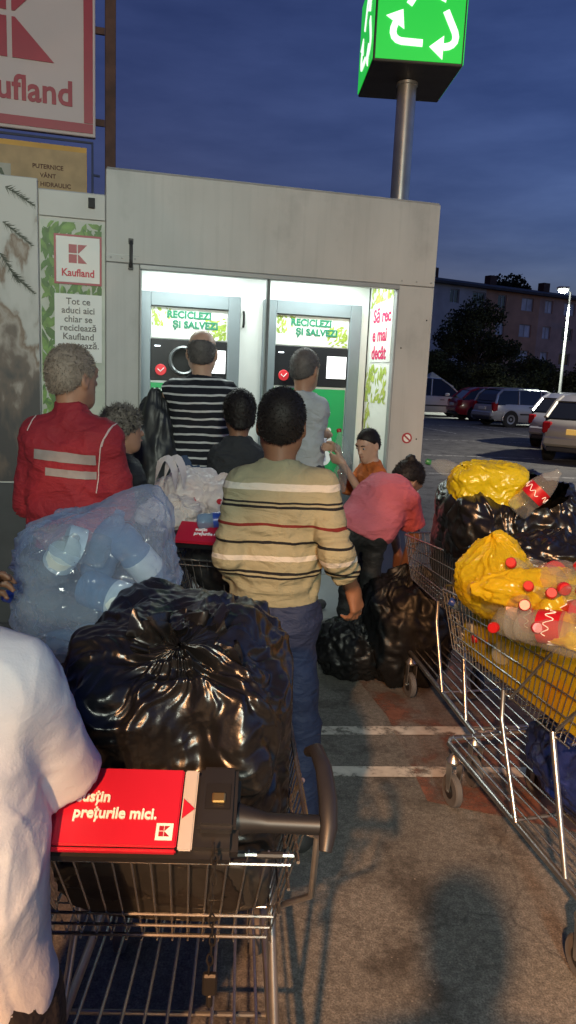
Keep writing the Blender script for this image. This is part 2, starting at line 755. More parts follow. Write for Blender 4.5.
def head_prims(S, J):
    B = head_frame(J['fd'], J['hu'])
    c = J['Hc']
    s = J.get('hs', 1.0)
    h = lambda x, y, z: c + s * (B.T @ V(x, y, z))
    S.ell(h(0, -.012, .03), V(.075, .096, .090) * s, B, k=.03 * s)
    S.ell(h(0, .03, -.035), V(.058, .066, .085) * s, B, k=.04 * s)
    S.cone(h(0, .052, -.085), h(0, .066, -.092), .026 * s, .022 * s, k=.04 * s)
    S.cone(h(-.045, .0, -.06), h(0, .05, -.09), .022 * s, .022 * s, k=.04 * s)
    S.cone(h(.045, .0, -.06), h(0, .05, -.09), .022 * s, .022 * s, k=.04 * s)
    S.cone(h(-.04, .082, .033), h(.04, .082, .033), .012 * s, k=.02 * s)
    for q in (-1, 1):
        S.ell(h(q * .031, .104, .012), V(.017, .014, .011) * s, B, k=.015 * s, op='-')
        S.ell(h(q * .031, .083, .010), V(.014, .013, .011) * s, B, k=.008 * s)
        S.ell(h(q * .079, -.008, -.008), V(.010, .022, .034) * s, B, k=.012 * s)
        S.ell(h(q * .086, -.002, -.004), V(.008, .012, .018) * s, B, k=.006 * s, op='-')
        S.ell(h(q * .010, .104, -.024), V(.008, .010, .007) * s, B, k=.008 * s)
    S.cone(h(0, .092, .016), h(0, .114, -.022), .008 * s, .011 * s, k=.015 * s)
    S.ell(h(0, .094, -.050), V(.022, .010, .006) * s, B, k=.01 * s)
    S.ell(h(0, .091, -.062), V(.019, .010, .007) * s, B, k=.01 * s)
    S.ell(h(0, .106, -.056), V(.024, .008, .0022) * s, B, k=.004 * s, op='-')
    S.cone(J['N'] + nrm(J['N'] - J['Pc']) * -.01, h(0, -.022, -.05), .056 * J.get('nk', 1) * J['sc'], .053 * s * J.get('nk', 1), k=.03 * s)


def torso_prims(S, J, off, k=.06):
    g, sc = J['g'], J['sc']
    up = nrm(J['N'] - J['Pc'])
    mid_s = lerp(J['SL'], J['SR'], .5)
    for s in 'LR':
        Sh, Hp = J['S' + s], J['H' + s]
        top = lerp(Sh, J['N'], .40) - up * .075 * sc
        hip = Hp + up * .03 * sc
        mid = lerp(top, hip, .55)
        ax = lerp(mid_s, J['Pc'], .6)
        mid = lerp(mid, ax, .16)
        S.cone(top, mid, .098 * g * sc + off, .090 * g * sc + off, k)
        S.cone(mid, hip, .090 * g * sc + off, .105 * g * sc + off, k)
        S.cone(J['N'] - up * .028 * sc, Sh, .044 * sc + off, .048 * sc * g + off, .05)
    S.cone(mid_s - up * .10 * sc, J['Pc'], .105 * g * sc + off, .105 * g * sc + off, k)
    for c, r in J.get('extra', []):
        S.ell(c, V(*r) + off, k=.08)


def leg_prims(S, J, off, full=True):
    g, sc = J['g'], J['sc']
    S.cone(J['HL'], J['HR'], .108 * g * sc + off, k=.06)
    for s in 'LR':
        S.cone(J['H' + s], J['K' + s], .088 * g * sc + off, .060 * sc + off, .05)
        S.cone(J['K' + s], J['A' + s], .060 * sc + off, (.040 if full else .052) * sc + off, .03)


def hand_prims(S, w, d, n, lat, sc, curl=0.5):
    d, n = nrm(d), nrm(n)
    n = nrm(n - d * (n @ d))
    lat = nrm(lat - d * (lat @ d) - n * (np.asarray(lat) @ n))
    S.cone(w, w + d * .03 * sc, .027 * sc, .030 * sc, k=.02, flat=.75, fn=n)
    for i in range(4):
        o = lat * (.030 - .020 * i) * sc
        b = w + d * (.086 - .004 * abs(i - 1)) * sc + o
        S.cone(w + d * .02 * sc + o * .7, b, .014 * sc, .0125 * sc, k=.014)
        L = [.96, 1.06, 1.0, .8][i]
        a = curl * (.55 + .1 * i)
        p = b
        for j, (ln, rr) in enumerate(((.042, .0100), (.027, .0090), (.022, .0078))):
            dd = d * math.cos(a) + n * math.sin(a)
            q = p + dd * ln * L * sc
            S.cone(p, q, rr * sc, (rr - .0008) * sc, k=.004)
            p = q
            a += curl * .85
    t0 = w + d * .022 * sc + lat * .022 * sc
    t1 = t0 + nrm(d * .75 + lat * .75 + n * .35) * .042 * sc
    t2 = t1 + nrm(d * .9 + lat * .25 + n * .5) * .032 * sc
    t3 = t2 + nrm(d * .95 + n * .6) * .024 * sc
    S.cone(t0, t1, .017 * sc, .013 * sc, k=.012)
    S.cone(t1, t2, .0125 * sc, .0108 * sc, k=.004)
    S.cone(t2, t3, .0108 * sc, .0088 * sc, k=.004)


def fold_disp(segs, amp=.005, seed=0, rolls=()):
    """creases of cloth: soft folds across the body plus rings where a sleeve or leg bunches"""
    def f(P):
        w = pn(P * 6, seed + 7)[:, None] * .5
        Q = P @ np.array([[.94, .0, .34], [.0, 1, .12], [-.34, -.12, .93]])
        r1 = np.clip(ridged(Q * [5, 5, 11] + w, seed), 0, 1) ** 2.2
        r2 = np.clip(ridged(Q[:, [2, 1, 0]] * [8, 9, 17] + w * 1.5, seed + 1), 0, 1) ** 2
        d = amp * (1.5 * r1 + .8 * r2 + .2 * ridged(P * [26, 26, 44], seed + 3)) + amp * .5 * pn(P * 5, seed + 2) - amp * .5
        for a, b, fr, am in rolls:
            a, b = np.asarray(a, float), np.asarray(b, float)
            ba = b - a
            t = (P - a) @ ba / (ba @ ba)
            dist = np.linalg.norm(P - a - np.clip(t, 0, 1)[:, None] * ba, axis=1)
            w = np.clip(1 - np.abs(t - .5) * 1.5, 0, 1) * (dist < .14)
            d = d + w * am * np.sin(t * fr + 2.2 * pn(P * 9, seed + 4) + 1.2 * pn(P * 4, seed + 6))
        return d
    return f


def strands(v, f, n, L, curl, up):
    """short hairs standing off the surface v, f"""
    rs = np.random.RandomState(n)
    N = vnormals(v, f)
    i = rs.randint(0, len(v), n)
    b = v[i] + rs.normal(size=(n, 3)) * .002 - N[i] * .002
    d = N[i] * .75 + rs.normal(size=(n, 3)) * curl - np.asarray(up) * .45
    d /= np.linalg.norm(d, axis=1)[:, None]
    s = np.cross(d, rs.normal(size=(n, 3)))
    s /= np.linalg.norm(s, axis=1)[:, None]
    l = L * rs.uniform(.5, 1.25, n)[:, None]
    m = b + d * l * .6
    d2 = d + rs.normal(size=(n, 3)) * curl * 1.2
    e = m + d2 / np.linalg.norm(d2, axis=1)[:, None] * l * .5
    w = .0011
    pts = np.stack([b - s * w, b + s * w, m + s * w * .8, e, m - s * w * .8], 1).reshape(-1, 3)
    k = np.arange(n)[:, None] * 5 + len(v)
    ff = np.concatenate([k + j for j in range(5)], 1)
    return np.concatenate([v, pts]), [tuple(q) for q in f] + [tuple(q) for q in ff]


def person(label, root, J, skin, res=.008, hair=None, shirt=None, trousers=None, shoes=None, collar=None, folds=.005, group=None, eyes=True, extra_hair=None):
    root = np.asarray(root, float)
    T = thing('person', label, 'person', root, 0, group)
    sc = J['sc']
    body = SDF()
    head_prims(body, J)
    torso_prims(body, J, -.014)
    leg_prims(body, J, -.022)
    for s, q in (('L', -1), ('R', 1)):
        body.cone(J['S' + s], J['E' + s], .050 * sc, .040 * sc, .03)
        body.cone(J['E' + s], J['W' + s], .041 * sc, .027 * sc, .02)
        hd, hn, hl, cu = J.get('hand' + s, (nrm(J['W' + s] - J['E' + s]), V(-q, 0, 0), V(0, 1, 0), .5))
        hand_prims(body, J['W' + s], hd, hn, np.asarray(hl, float), sc, cu)
        ft = J.get('toe' + s, V(0, 1, 0))
        body.cone(J['A' + s] + V(0, 0, -.035) * sc - nrm(ft) * .03, J['A' + s] + nrm(ft) * .14 * sc + V(0, 0, -.055) * sc, .036 * sc, .026 * sc, .03)
    v, f = body.mesh(res)
    mesh_from('body', v, f, skin, T)
    B = head_frame(J['fd'], J['hu'])
    hs = J.get('hs', 1.0)
    hp = lambda x, y, z: J['Hc'] + hs * (B.T @ V(x, y, z))
    if eyes:
        for q in (-1, 1):
            mb = MB()
            mb.lathe([(r_ * hs, h_ * hs) for r_, h_ in ((.0001, -.0115), (.008, -.008), (.0115, 0), (.008, .008), (.005, .0103))], hp(q * .031, .0865, .010), B[1], 14)
            e = mb.build('eye', EYEWHITE, T, world=True, smooth=True)
            mb = MB()
            mb.lathe([(r_ * hs, h_ * hs) for r_, h_ in ((.0062, .0096), (.004, .0117), (.0001, .0121))], hp(q * .031, .0865, .010), B[1], 14)
            mb.build('iris', IRIS, e)
            e.children[0].data.transform(world_of(T).inverted())
            mb = MB()
            mb.tube([hp(q * .014, .1, .030), hp(q * .030, .1, .037), hp(q * .048, .088, .033)], [.003 * hs, .004 * hs, .0025 * hs], 6)
            mb.build('eyebrow', hair['mat'] if hair else HAIR_DARK, T, world=True)
        mb = MB()
        mb.tube([hp(-.022, .093, -.056), hp(-.008, .1035, -.0545), hp(0, .1045, -.056), hp(.008, .1035, -.0545), hp(.022, .093, -.056)], [.002, .004 * hs, .004 * hs, .004 * hs, .002], 6)
        mb.build('lips', LIP, T, world=True, smooth=True)
    if hair:
        S = SDF()
        gr = hair.get('grow', .010)
        S.ell(hp(0, -.014, .032), V(.075 + gr, .096 + gr, .090 + gr) * hs, B, k=.02)
        S.ell(hp(0, -.045, -.02), V(.060 + gr, .052 + gr, .06 + gr) * hs, B, k=.03)
        for pp, rr in hair.get('blobs', []):
            S.ell(hp(*pp), V(*rr) * hs, B, k=.02)
        a = hair.get('line', .64)
        z0 = hair.get('z0', 0.0)
        if hair.get('cut', True):
            S.cut(hp(0, 0, z0), B.T @ V(0, a, -1))
            fx = hair.get('front', .075)
            S.cut(hp(0, fx, .02), B.T @ V(0, 1, -.25))
        if hair.get('bald'):
            S.cut(hp(0, -.03, hair['bald']), B.T @ V(0, .35, 1))
        am = hair.get('amp', .003)
        fr = hair.get('freq', 60)
        v, f = S.mesh(min(res, .007), lambda P: am * (pn(P * fr, 1) + .6 * pn(P * fr * 2, 2)), 1)
        v, f = strands(v, f, hair.get('n', 5000), hair.get('len', .011), hair.get('curl', .5), J['hu'])
        mesh_from('hair', v, f, hair['mat'], T)
        if hair.get('bun'):
            S = SDF()
            S.ell(hp(*hair['bun']), V(.036, .034, .036) * hs, B)
            v, f = S.mesh(.006, lambda P: .004 * pn(P * 60, 1), 1)
            mesh_from('hair_bun', v, f, hair['mat'], T)
        if hair.get('tail'):
            S = SDF()
            pts = [hp(*t) for t in hair['tail']]
            for i in range(len(pts) - 1):
                S.cone(pts[i], pts[i + 1], .03 * hs, .026 * hs, .02)
            v, f = S.mesh(.006, lambda P: .004 * pn(P * [60, 60, 20], 1), 1)
            mesh_from('ponytail', v, f, hair['mat'], T)
    if shirt:
        off = shirt.get('off', .012)
        S = SDF()
        torso_prims(S, J, off)
        up = nrm(J['N'] - J['Pc'])
        so = shirt.get('sleeve_off', .018)
        for s in 'LR':
            Sh, E, Wr = J['S' + s], J['E' + s], J['W' + s]
            fr = shirt.get('sleeve' + s, shirt.get('sleeve', 1.0))
            if fr <= 1.0:
                e = lerp(Sh, E, fr)
                dr = nrm(E - Sh)
                fl = shirt.get('flare', .012)
                S.cone(Sh, e + dr * .05, .052 * sc * J['g'] + so, .044 * sc + so + fl, .018, cuts=[(e, dr)])
            else:
                S.cone(Sh, E, .052 * sc * J['g'] + so, .042 * sc + so, .018)
                e = lerp(E, Wr, fr - 1)
                dr = nrm(Wr - E)
                S.cone(E, e + dr * .05, .042 * sc + so, .031 * sc + so * .8, .02, cuts=[(e, dr)])
        if shirt.get('collar'):
            S.cone(J['N'] - up * .03, J['N'] + up * shirt['collar'] * sc, .064 * sc * J.get('nk', 1) + .004, .059 * sc * J.get('nk', 1), .025, cuts=[(J['N'] + up * shirt['collar'] * sc, up)])
        hem = shirt['hem']
        S.cut(hem, shirt.get('hem_n', -up))
        S.cut(J['N'] + up * max(.012, shirt.get('collar', 0)) * sc, nrm(up + .18 * nrm(J['fd'])))
        if shirt.get('wr', .5):
            wrinkle(shirt['mat'], shirt.get('wr', .5))
        fd_ = fold_disp(None, folds, shirt.get('seed', 0), shirt.get('rolls', ()))
        hn_ = nrm(shirt.get('hem_n', -up))
        v, f = S.mesh(res, lambda P: fd_(P) * np.clip(-((P - hem) @ hn_) / .035, 0, 1), 3)
        mesh_from(shirt.get('name', 'shirt'), v, f, shirt['mat'], T)
    if trousers:
        S = SDF()
        up = nrm(J['N'] - J['Pc'])
        leg_prims(S, J, trousers.get('off', .010), False)
        S.cone(J['Pc'], J['Pc'] + up * .12 * sc, .095 * J['g'] * sc + trousers.get('off', .010) - .002, k=.06)
        for s in 'LR':
            S.cone(J['H' + s] + up * .03 * sc, J['H' + s] - up * .02, .102 * J['g'] * sc + trousers.get('off', .010) - .004, k=.05)
        S.cut(J['Pc'] + up * .11 * sc, up)
        ln = trousers.get('len', .05)
        zc = min(J['AL'][2], J['AR'][2]) + ln
        S.cut(V(0, 0, zc - .03), V(0, 0, -1))
        wrinkle(trousers['mat'], .5)
        v, f = S.mesh(res * 1.1, fold_disp(None, folds * .9, 9, [(J['H' + s], J['A' + s], 22, .004) for s in 'LR']))
        mesh_from('trousers', v, f, trousers['mat'], T)
    if shoes:
        for s in 'LR':
            ft = nrm(J.get('toe' + s, V(0, 1, 0)))
            a = J['A' + s]
            S = SDF()
            S.cone(a + V(0, 0, -.035) * sc - ft * .04, a + ft * .15 * sc + V(0, 0, -.05) * sc, .047 * sc, .036 * sc, .03)
            S.cone(a + V(0, 0, .0), a + V(0, 0, -.04), .044 * sc, .046 * sc, .03)
            S.cut(V(0, 0, a[2] - .078 * sc), V(0, 0, -1))
            S.cut(a + V(0, 0, .012), V(0, 0, 1))
            v, f = S.mesh(.01)
            mesh_from('shoe', v, f, shoes, T)
    return T
# ------------------------------------------------------------------ ground
def ground_material():
    m = bpy.data.materials.new('asphalt')
    t, n, l, b = nodes_of(m)
    b.inputs['Roughness'].default_value = 0.82
    tcn = n.new('ShaderNodeTexCoord')

    def noise(sc, det, rough=.55):
        q = n.new('ShaderNodeTexNoise')
        q.inputs['Scale'].default_value = sc
        q.inputs['Detail'].default_value = det
        q.inputs['Roughness'].default_value = rough
        l.new(tcn.outputs['Object'], q.inputs['Vector'])
        return q

    def ramp(src, p0, c0, p1, c1):
        q = n.new('ShaderNodeValToRGB')
        q.color_ramp.elements[0].position = p0
        q.color_ramp.elements[0].color = (*c0, 1)
        q.color_ramp.elements[1].position = p1
        q.color_ramp.elements[1].color = (*c1, 1)
        l.new(src, q.inputs[0])
        return q

    def mixm(a, bb, mode='MULTIPLY', fac=1.0):
        q = n.new('ShaderNodeMix')
        q.data_type = 'RGBA'
        q.blend_type = mode
        q.inputs[0].default_value = fac
        l.new(a, q.inputs[6])
        l.new(bb, q.inputs[7])
        return q
    big = ramp(noise(1.3, 5).outputs[0], .3, (.095, .093, .088), .7, (.165, .161, .150))
    grit = ramp(noise(160, 3, .7).outputs[0], .35, (.55, .55, .55), .68, (1.5, 1.5, 1.5))
    spots = ramp(noise(42, 4, .6).outputs[0], .42, (.75, .75, .75), .60, (1.12, 1.12, 1.12))
    stain = ramp(noise(3.4, 6, .65).outputs[0], .36, (.45, .43, .42), .48, (1, 1, 1))
    a = mixm(big.outputs[0], grit.outputs[0])
    a = mixm(a.outputs[2], spots.outputs[0])
    a = mixm(a.outputs[2], stain.outputs[0])
    vo = n.new('ShaderNodeTexVoronoi')
    vo.inputs['Scale'].default_value = 26
    l.new(tcn.outputs['Object'], vo.inputs['Vector'])
    lt = n.new('ShaderNodeMath')
    lt.operation = 'LESS_THAN'
    lt.inputs[1].default_value = 0.085
    l.new(vo.outputs['Distance'], lt.inputs[0])
    peb = n.new('ShaderNodeMix')
    peb.data_type = 'RGBA'
    l.new(lt.outputs[0], peb.inputs[0])
    l.new(a.outputs[2], peb.inputs[6])
    peb.inputs[7].default_value = (.18, .165, .145, 1)
    # hairline cracks
    wv = n.new('ShaderNodeVectorMath')
    wv.operation = 'MULTIPLY_ADD'
    wn_ = noise(2.2, 4)
    wv.inputs[1].default_value = (.45, .45, 0)
    l.new(wn_.outputs['Color'], wv.inputs[0])
    l.new(tcn.outputs['Object'], wv.inputs[2])
    ve = n.new('ShaderNodeTexVoronoi')
    ve.feature = 'DISTANCE_TO_EDGE'
    ve.inputs['Scale'].default_value = .75
    l.new(wv.outputs[0], ve.inputs['Vector'])
    cr_ = ramp(ve.outputs['Distance'], .001, (.62, .62, .62), .005, (1, 1, 1))
    fin = mixm(peb.outputs[2], cr_.outputs[0])
    l.new(fin.outputs[2], b.inputs['Base Color'])
    bp = n.new('ShaderNodeBump')
    bp.inputs['Strength'].default_value = .5
    bp.inputs['Distance'].default_value = .006
    l.new(noise(130, 4, .7).outputs[0], bp.inputs['Height'])
    l.new(bp.outputs[0], b.inputs['Normal'])
    return m


ASPHALT = ground_material()
mb = MB()
mb.add([(-400, -60, 0), (400, -60, 0), (400, 600, 0), (-400, 600, 0)], [(0, 1, 2, 3)])
tag(mb.build('ground', ASPHALT), kind='structure')


def patchy_layer(name, c, keep=.42, sc=9):
    m = bpy.data.materials.new(name)
    t, n, l, b = nodes_of(m)
    b.inputs['Roughness'].default_value = .75
    add_var(t, c, .25, 14, b)
    tr = n.new('ShaderNodeBsdfTransparent')
    tcn = n.new('ShaderNodeTexCoord')
    no = n.new('ShaderNodeTexNoise')
    no.inputs['Scale'].default_value = sc
    no.inputs['Detail'].default_value = 8
    no.inputs['Roughness'].default_value = .7
    l.new(tcn.outputs['Object'], no.inputs['Vector'])
    rp = n.new('ShaderNodeValToRGB')
    rp.color_ramp.elements[0].position = keep - .05
    rp.color_ramp.elements[0].color = (.1, .1, .1, 1)
    rp.color_ramp.elements[1].position = keep + .06
    l.new(no.outputs[0], rp.inputs[0])
    mx = n.new('ShaderNodeMixShader')
    l.new(rp.outputs[0], mx.inputs[0])
    l.new(tr.outputs[0], mx.inputs[1])
    l.new(b.outputs[0], mx.inputs[2])
    l.new(mx.outputs[0], n['Material Output'].inputs['Surface'])
    return m


PAINT_W = patchy_layer('worn_white_paint', (.40, .39, .36), .46, 7)
REDDISH = patchy_layer('patchy_reddish', (.15, .060, .038), .50, 2.0)  # reddish ground tone, broken into patches by noise


def strip(p0, p1, w, z=.004, mat=None, name='parking_line'):
    a, b = np.array(p0, float), np.array(p1, float)
    d = nrm(b - a)
    s = np.array([-d[1], d[0]]) * w / 2
    mb = MB()
    mb.add([(*(a - s), z), (*(b - s), z), (*(b + s), z), (*(a + s), z)], [(0, 1, 2, 3)])
    return tag(mb.build(name, mat or PAINT_W), kind='structure')


strip((-1.6, 3.15), (1.55, 3.44), .085)
strip((-1.9, 2.78), (1.35, 3.03), .085)
# reddish patches over the ground in front of the machines
mb = MB()
mb.add([(.62, 2.75, .0025), (1.6, 2.45, .0025), (2.7, 3.0, .0025), (2.4, 5.0, .0025), (1.1, 5.2, .0025), (.45, 4.8, .0025), (.40, 4.1, .0025), (.55, 3.5, .0025)], [(0, 1, 2, 3, 4, 5, 6, 7)])
tag(mb.build('reddish_ground', REDDISH), kind='structure')
# markings of the parking bays far back
for x0, y0, x1, y1, w in ((2.2, 21.5, 30, 24.5, .14), (2.2, 17.0, 24, 19.0, .13), (3.0, 28.6, 30, 32.2, .16), (2.2, 13.6, 20, 15.2, .12)):
    strip((x0, y0), (x1, y1), w)
for k in range(7):
    x = 5.5 + k * 2.6
    strip((x, 24.6 + .12 * k), (x - 1.2, 29.4 + .12 * k), .12)

# ------------------------------------------------------------------ the kiosk
STEEL = lambda nm, c, r=.4: M(nm, c, r, .9, .1, 20)
KIOSK_PAINT = M('kiosk_painted_panel', (.42, .42, .40), .48, var=.07, vs=2.2, bump=.05, bs=9, bd=.01)
# rain streaks and grime on the facade
_t, _n, _l, _b = nodes_of(KIOSK_PAINT)
_mp, _mx = add_var(_t, _n['Vector Math'].outputs[0], .045, 2.5, _b, 6, vec=(3, 3, .6))
_tc = _n.new('ShaderNodeTexCoord')
for _vec, _p0, _lo in (((16, 16, .55), .36, .94), ((2.2, 2.2, 1.6), .33, .86)):
    _m2 = _n.new('ShaderNodeMapping')
    _m2.inputs['Scale'].default_value = _vec
    _l.new(_tc.outputs['Object'], _m2.inputs['Vector'])
    _no = _n.new('ShaderNodeTexNoise')
    _no.inputs['Scale'].default_value = 1.4
    _no.inputs['Detail'].default_value = 7
    _no.inputs['Roughness'].default_value = .6
    _l.new(_m2.outputs[0], _no.inputs['Vector'])
    _mr = _n.new('ShaderNodeMapRange')
    _mr.inputs[1].default_value, _mr.inputs[2].default_value = _p0, _p0 + .12
    _mr.inputs[3].default_value, _mr.inputs[4].default_value = _lo, 1.0
    _l.new(_no.outputs[0], _mr.inputs[0])
    _sc = _n.new('ShaderNodeVectorMath')
    _sc.operation = 'SCALE'
    _l.new(_b.inputs['Base Color'].links[0].from_socket, _sc.inputs[0])
    _l.new(_mr.outputs[0], _sc.inputs['Scale'])
    _l.new(_sc.outputs[0], _b.inputs['Base Color'])
TRIM = M('grey_trim', (.30, .31, .31), .45, .2, var=.06)
INNER_W = M('interior_white', (.78, .80, .79), .5, var=.03)
FRAME_GREY = M('machine_grey_frame', (.17, .20, .22), .45, .1, var=.05)
DARKPL = M('black_machine_panel', (.02, .021, .024), .25, var=.1)
POSTER_W = M('poster_white', (.74, .76, .72), .5, var=.03)
LEAF_LIGHT = M('printed_light_leaf', (.34, .46, .06), .5, var=.3, vs=25)
LEAF_DARK = M('printed_green_leaf', (.07, .17, .03), .5, var=.3, vs=25)
TXT_GREEN = M('green_lettering', (.02, .18, .10), .5, var=0)
TXT_RED = M('red_lettering', (.50, .012, .04), .5, var=0)
TXT_MAG = M('magenta_lettering', (.55, .02, .11), .5, var=0)
TXT_DARK = M('dark_lettering', (.10, .09, .09), .5, var=0)
TXT_BROWN = M('brown_lettering', (.10, .03, .01), .6, var=0)
TXT_W = M('white_lettering', (.85, .85, .85), .5, var=0)
SIGN_RED = M('sign_red', (.32, .010, .03), .45, var=.08)
SCREEN = M('lit_screen', (.8, .8, .8), .3, var=0, emit=(.95, .97, 1.0), es=1.1)
RUBBER = M('rubber', (.02, .02, .02), .7, var=.2)
GREEN_P = M('green_poster', (.018, .34, .10), .4, var=.05)
BTN_RED = M('red_button', (.55, .02, .03), .35, var=.05, emit=(.8, .05, .06), es=.25)
LED = M('led', (.8, .8, .8), .3, var=0, emit=(.8, .9, 1), es=3)
TUBE = M('lit_tube', (.9, .9, .9), .3, var=0, emit=(.90, 1.0, .96), es=6)
KYAW = math.atan2(.57, 2.165)
KLOC = (-1.21, 4.83, 0)
kiosk = thing('recycling_kiosk', 'large pale grey bottle return kiosk with two brightly lit open bays', 'kiosk', KLOC, KYAW)
KD, KH, KW, OZ = 1.25, 2.873, 2.24, 2.324


def kpart(name, boxes, mat, bevel=.004, parent=kiosk):
    mb = MB()
    for lo, hi in boxes:
        mb.box(lo, hi)
    return mb.build(name, mat, parent, bevel=bevel)


front = kpart('facade', [((0, 0, OZ + .003), (KW, .06, KH)), ((0, 0.002, 0), (.208, .06, OZ)), ((1.975, 0.002, 0), (KW, .06, OZ))], KIOSK_PAINT)
kpart('side_wall', [((0, .062, 0), (.05, KD, KH - .002))], KIOSK_PAINT)
kpart('side_wall', [((KW - .05, .062, 0), (KW, KD, KH - .002))], KIOSK_PAINT)
kpart('back_wall', [((.052, KD - .05, 0), (KW - .052, KD, KH - .002))], KIOSK_PAINT)
kpart('roof', [((.004, .004, KH + .0005), (KW - .004, KD - .004, KH + .012))], KIOSK_PAINT, .006)
kpart('interior_wall', [((.21, .56, .12), (1.97, .60, 2.46))], INNER_W)
kpart('interior_wall', [((.17, .065, .12), (.207, .56, 2.46))], INNER_W)
kpart('interior_wall', [((1.975, .065, .12), (2.0, .56, 2.46))], INNER_W)
kpart('ceiling', [((.17, .065, 2.462), (2.0, .60, 2.49))], INNER_W)
kpart('floor', [((.17, -.55, 0), (2.06, .60, .117))], TRIM, .01)
kpart('opening_trim', [((.208, -.012, OZ - .03), (1.975, .05, OZ)), ((.208, -.010, .12), (.222, .05, OZ - .032)), ((1.961, -.010, .12), (1.975, .05, OZ - .032))], TRIM)
kpart('mullion', [((1.040, 0.0, .12), (1.062, .045, OZ - .032))], M('dark_mullion', (.12, .13, .13), .4, .3))
for u in (.62, 1.52):
    fx = kpart('light_fixture', [((u - .34, .20, 2.425), (u + .34, .32, 2.458))], TRIM)
    mb = MB()
    mb.tube([(u - .31, .26, 2.41), (u + .31, .26, 2.41)], .014, 10)
    mb.build('light_tube', TUBE, fx)
mb = MB().tube([(.99, .548, 2.12), (.99, .53, 2.10), (.99, .53, 2.03), (.99, .548, 2.01)], .009, 8)
mb.build('door_handle', RUBBER, kiosk)
mb = MB()
mb.tube([(.153, -.006, 2.46), (.153, -.02, 2.43), (.153, -.02, 2.34), (.153, -.006, 2.30)], .011, 8)
mb.box((.138, -.010, 2.44), (.168, 0, 2.475)).box((.138, -.010, 2.285), (.168, 0, 2.32))
mb.build('latch', M('black_latch', (.03, .03, .03), .5), kiosk, bevel=.002)
# seam of the facade panels and rivets
mb = MB()
mb.box((0.0, -.0015, OZ + .045), (.205, 0.0, OZ + .050))
for u in (.03, .10, .18, 1.99, 2.10, 2.21):
    mb.lathe([(.006, 0), (.006, .003), (.003, .005)], (u, 0, OZ + .03), (0, -1, 0), 8)
mb.build('rivet_row', TRIM, kiosk)
# round prohibition sticker on the right jamb
st = MB().lathe([(.039, 0), (.039, .002)], (2.115, 0.002, 1.268), (0, -1, 0), 24).build('round_sticker', M('sticker_red', (.35, .03, .04), .5), kiosk)
MB().lathe([(.027, .002), (.027, .003)], (2.115, 0.002, 1.268), (0, -1, 0), 20).build('sticker_ground', POSTER_W, st)
mb = MB().box((-.030, -.0015, -.006), (.030, 0.0, .006))
o = mb.build('sticker_bar', M('sticker_bar_red', (.30, .03, .04), .5), st)
o.location = (2.115, -.0015, 1.268)
o.rotation_euler = (0, R(40), 0)
for (u, z) in ((2.19, 1.262), (2.02, 1.9), (2.2, 2.1)):
    MB().lathe([(.006, 0), (.004, .003)], (u, .002, z), (0, -1, 0), 8).build('bolt', RUBBER, kiosk)
kl = []
_k = world_of(kiosk)
for u in (.62, 1.52):
    p = _k @ Vector((u, .27, 2.385))
    kl.append(light('kiosk_tube_light', 'AREA', p, 9.5, (.88, 1.0, .94), (.62, .12), (0, 0, KYAW)))


def leaf_spray(mbs, rnd, x0, x1, z0, z1, n, size, y, drift=(0, -1), ux=(1, 0, 0), uz=(0, 0, 1), un=(0, -1, 0), o=(0, 0, 0)):
    for i in range(n):
        cx, cz = rnd.uniform(x0, x1), rnd.uniform(z0, z1)
        a = math.atan2(drift[1], drift[0]) + rnd.uniform(-.9, .9)
        L = size * rnd.uniform(.6, 1.2)
        w = L * rnd.uniform(.22, .36)
        ca, sa = math.cos(a), math.sin(a)
        pts = [(-.5, 0), (-.2, .8), (.15, .9), (.5, 0), (.15, -.9), (-.2, -.8)]
        poly = [(min(max(cx + L * q * ca - w * p * sa * .6, x0), x1), min(max(cz + L * q * sa + w * p * ca * .6, z0), z1)) for q, p in pts]
        base = np.asarray(o, float) + np.asarray(un, float) * (y + i * .00003)
        vs = [base + np.asarray(ux, float) * x + np.asarray(uz, float) * z for x, z in poly]
        mbs[rnd.randrange(len(mbs))].add(vs, [tuple(range(6))])


# the printed inner side wall: leaves and the magenta slogan
rnd = random.Random(4)
su, sz, sn, so = V(0, -1, 0), V(0, 0, 1), V(-1, 0, 0), V(1.972, .555, 0)
side_p = MB().prism([(0.02, .9), (.50, .9), (.50, 2.40), (.02, 2.40)], .004, so, su, sz, sn).build('side_poster', POSTER_W, kiosk)
a, b = MB(), MB()
leaf_spray([a, b], rnd, .03, .49, 2.20, 2.39, 55, .085, .0055, (-.3, -1), su, sz, sn, so)
leaf_spray([a, b], rnd, .03, .45, 1.50, 1.79, 60, .095, .0055, (-.3, -1), su, sz, sn, so)
leaf_spray([a, b], rnd, .03, .16, 1.15, 1.5, 26, .085, .0055, (-.2, -1), su, sz, sn, so)
a.build('printed_leaves', LEAF_LIGHT, side_p)
b.build('printed_leaves', M('printed_yellow_leaf', (.42, .50, .10), .5, var=.3, vs=25), side_p)
MB().prism([(.10, 1.80), (.495, 1.80), (.495, 2.25), (.10, 2.22)], .003, so + sn * .0056, su, sz, sn).build('text_panel', POSTER_W, side_p)
for s_, z in (('Să rec', 2.09), ('e mai', 1.955), ('decât', 1.825)):
    text('slogan', s_, .135, TXT_MAG, side_p, so + sn * .0095 + su * .125 + sz * z, su, sz, bold=.003, sx=.98)

# ------------------------------------------------------------------ the two machines in the bays


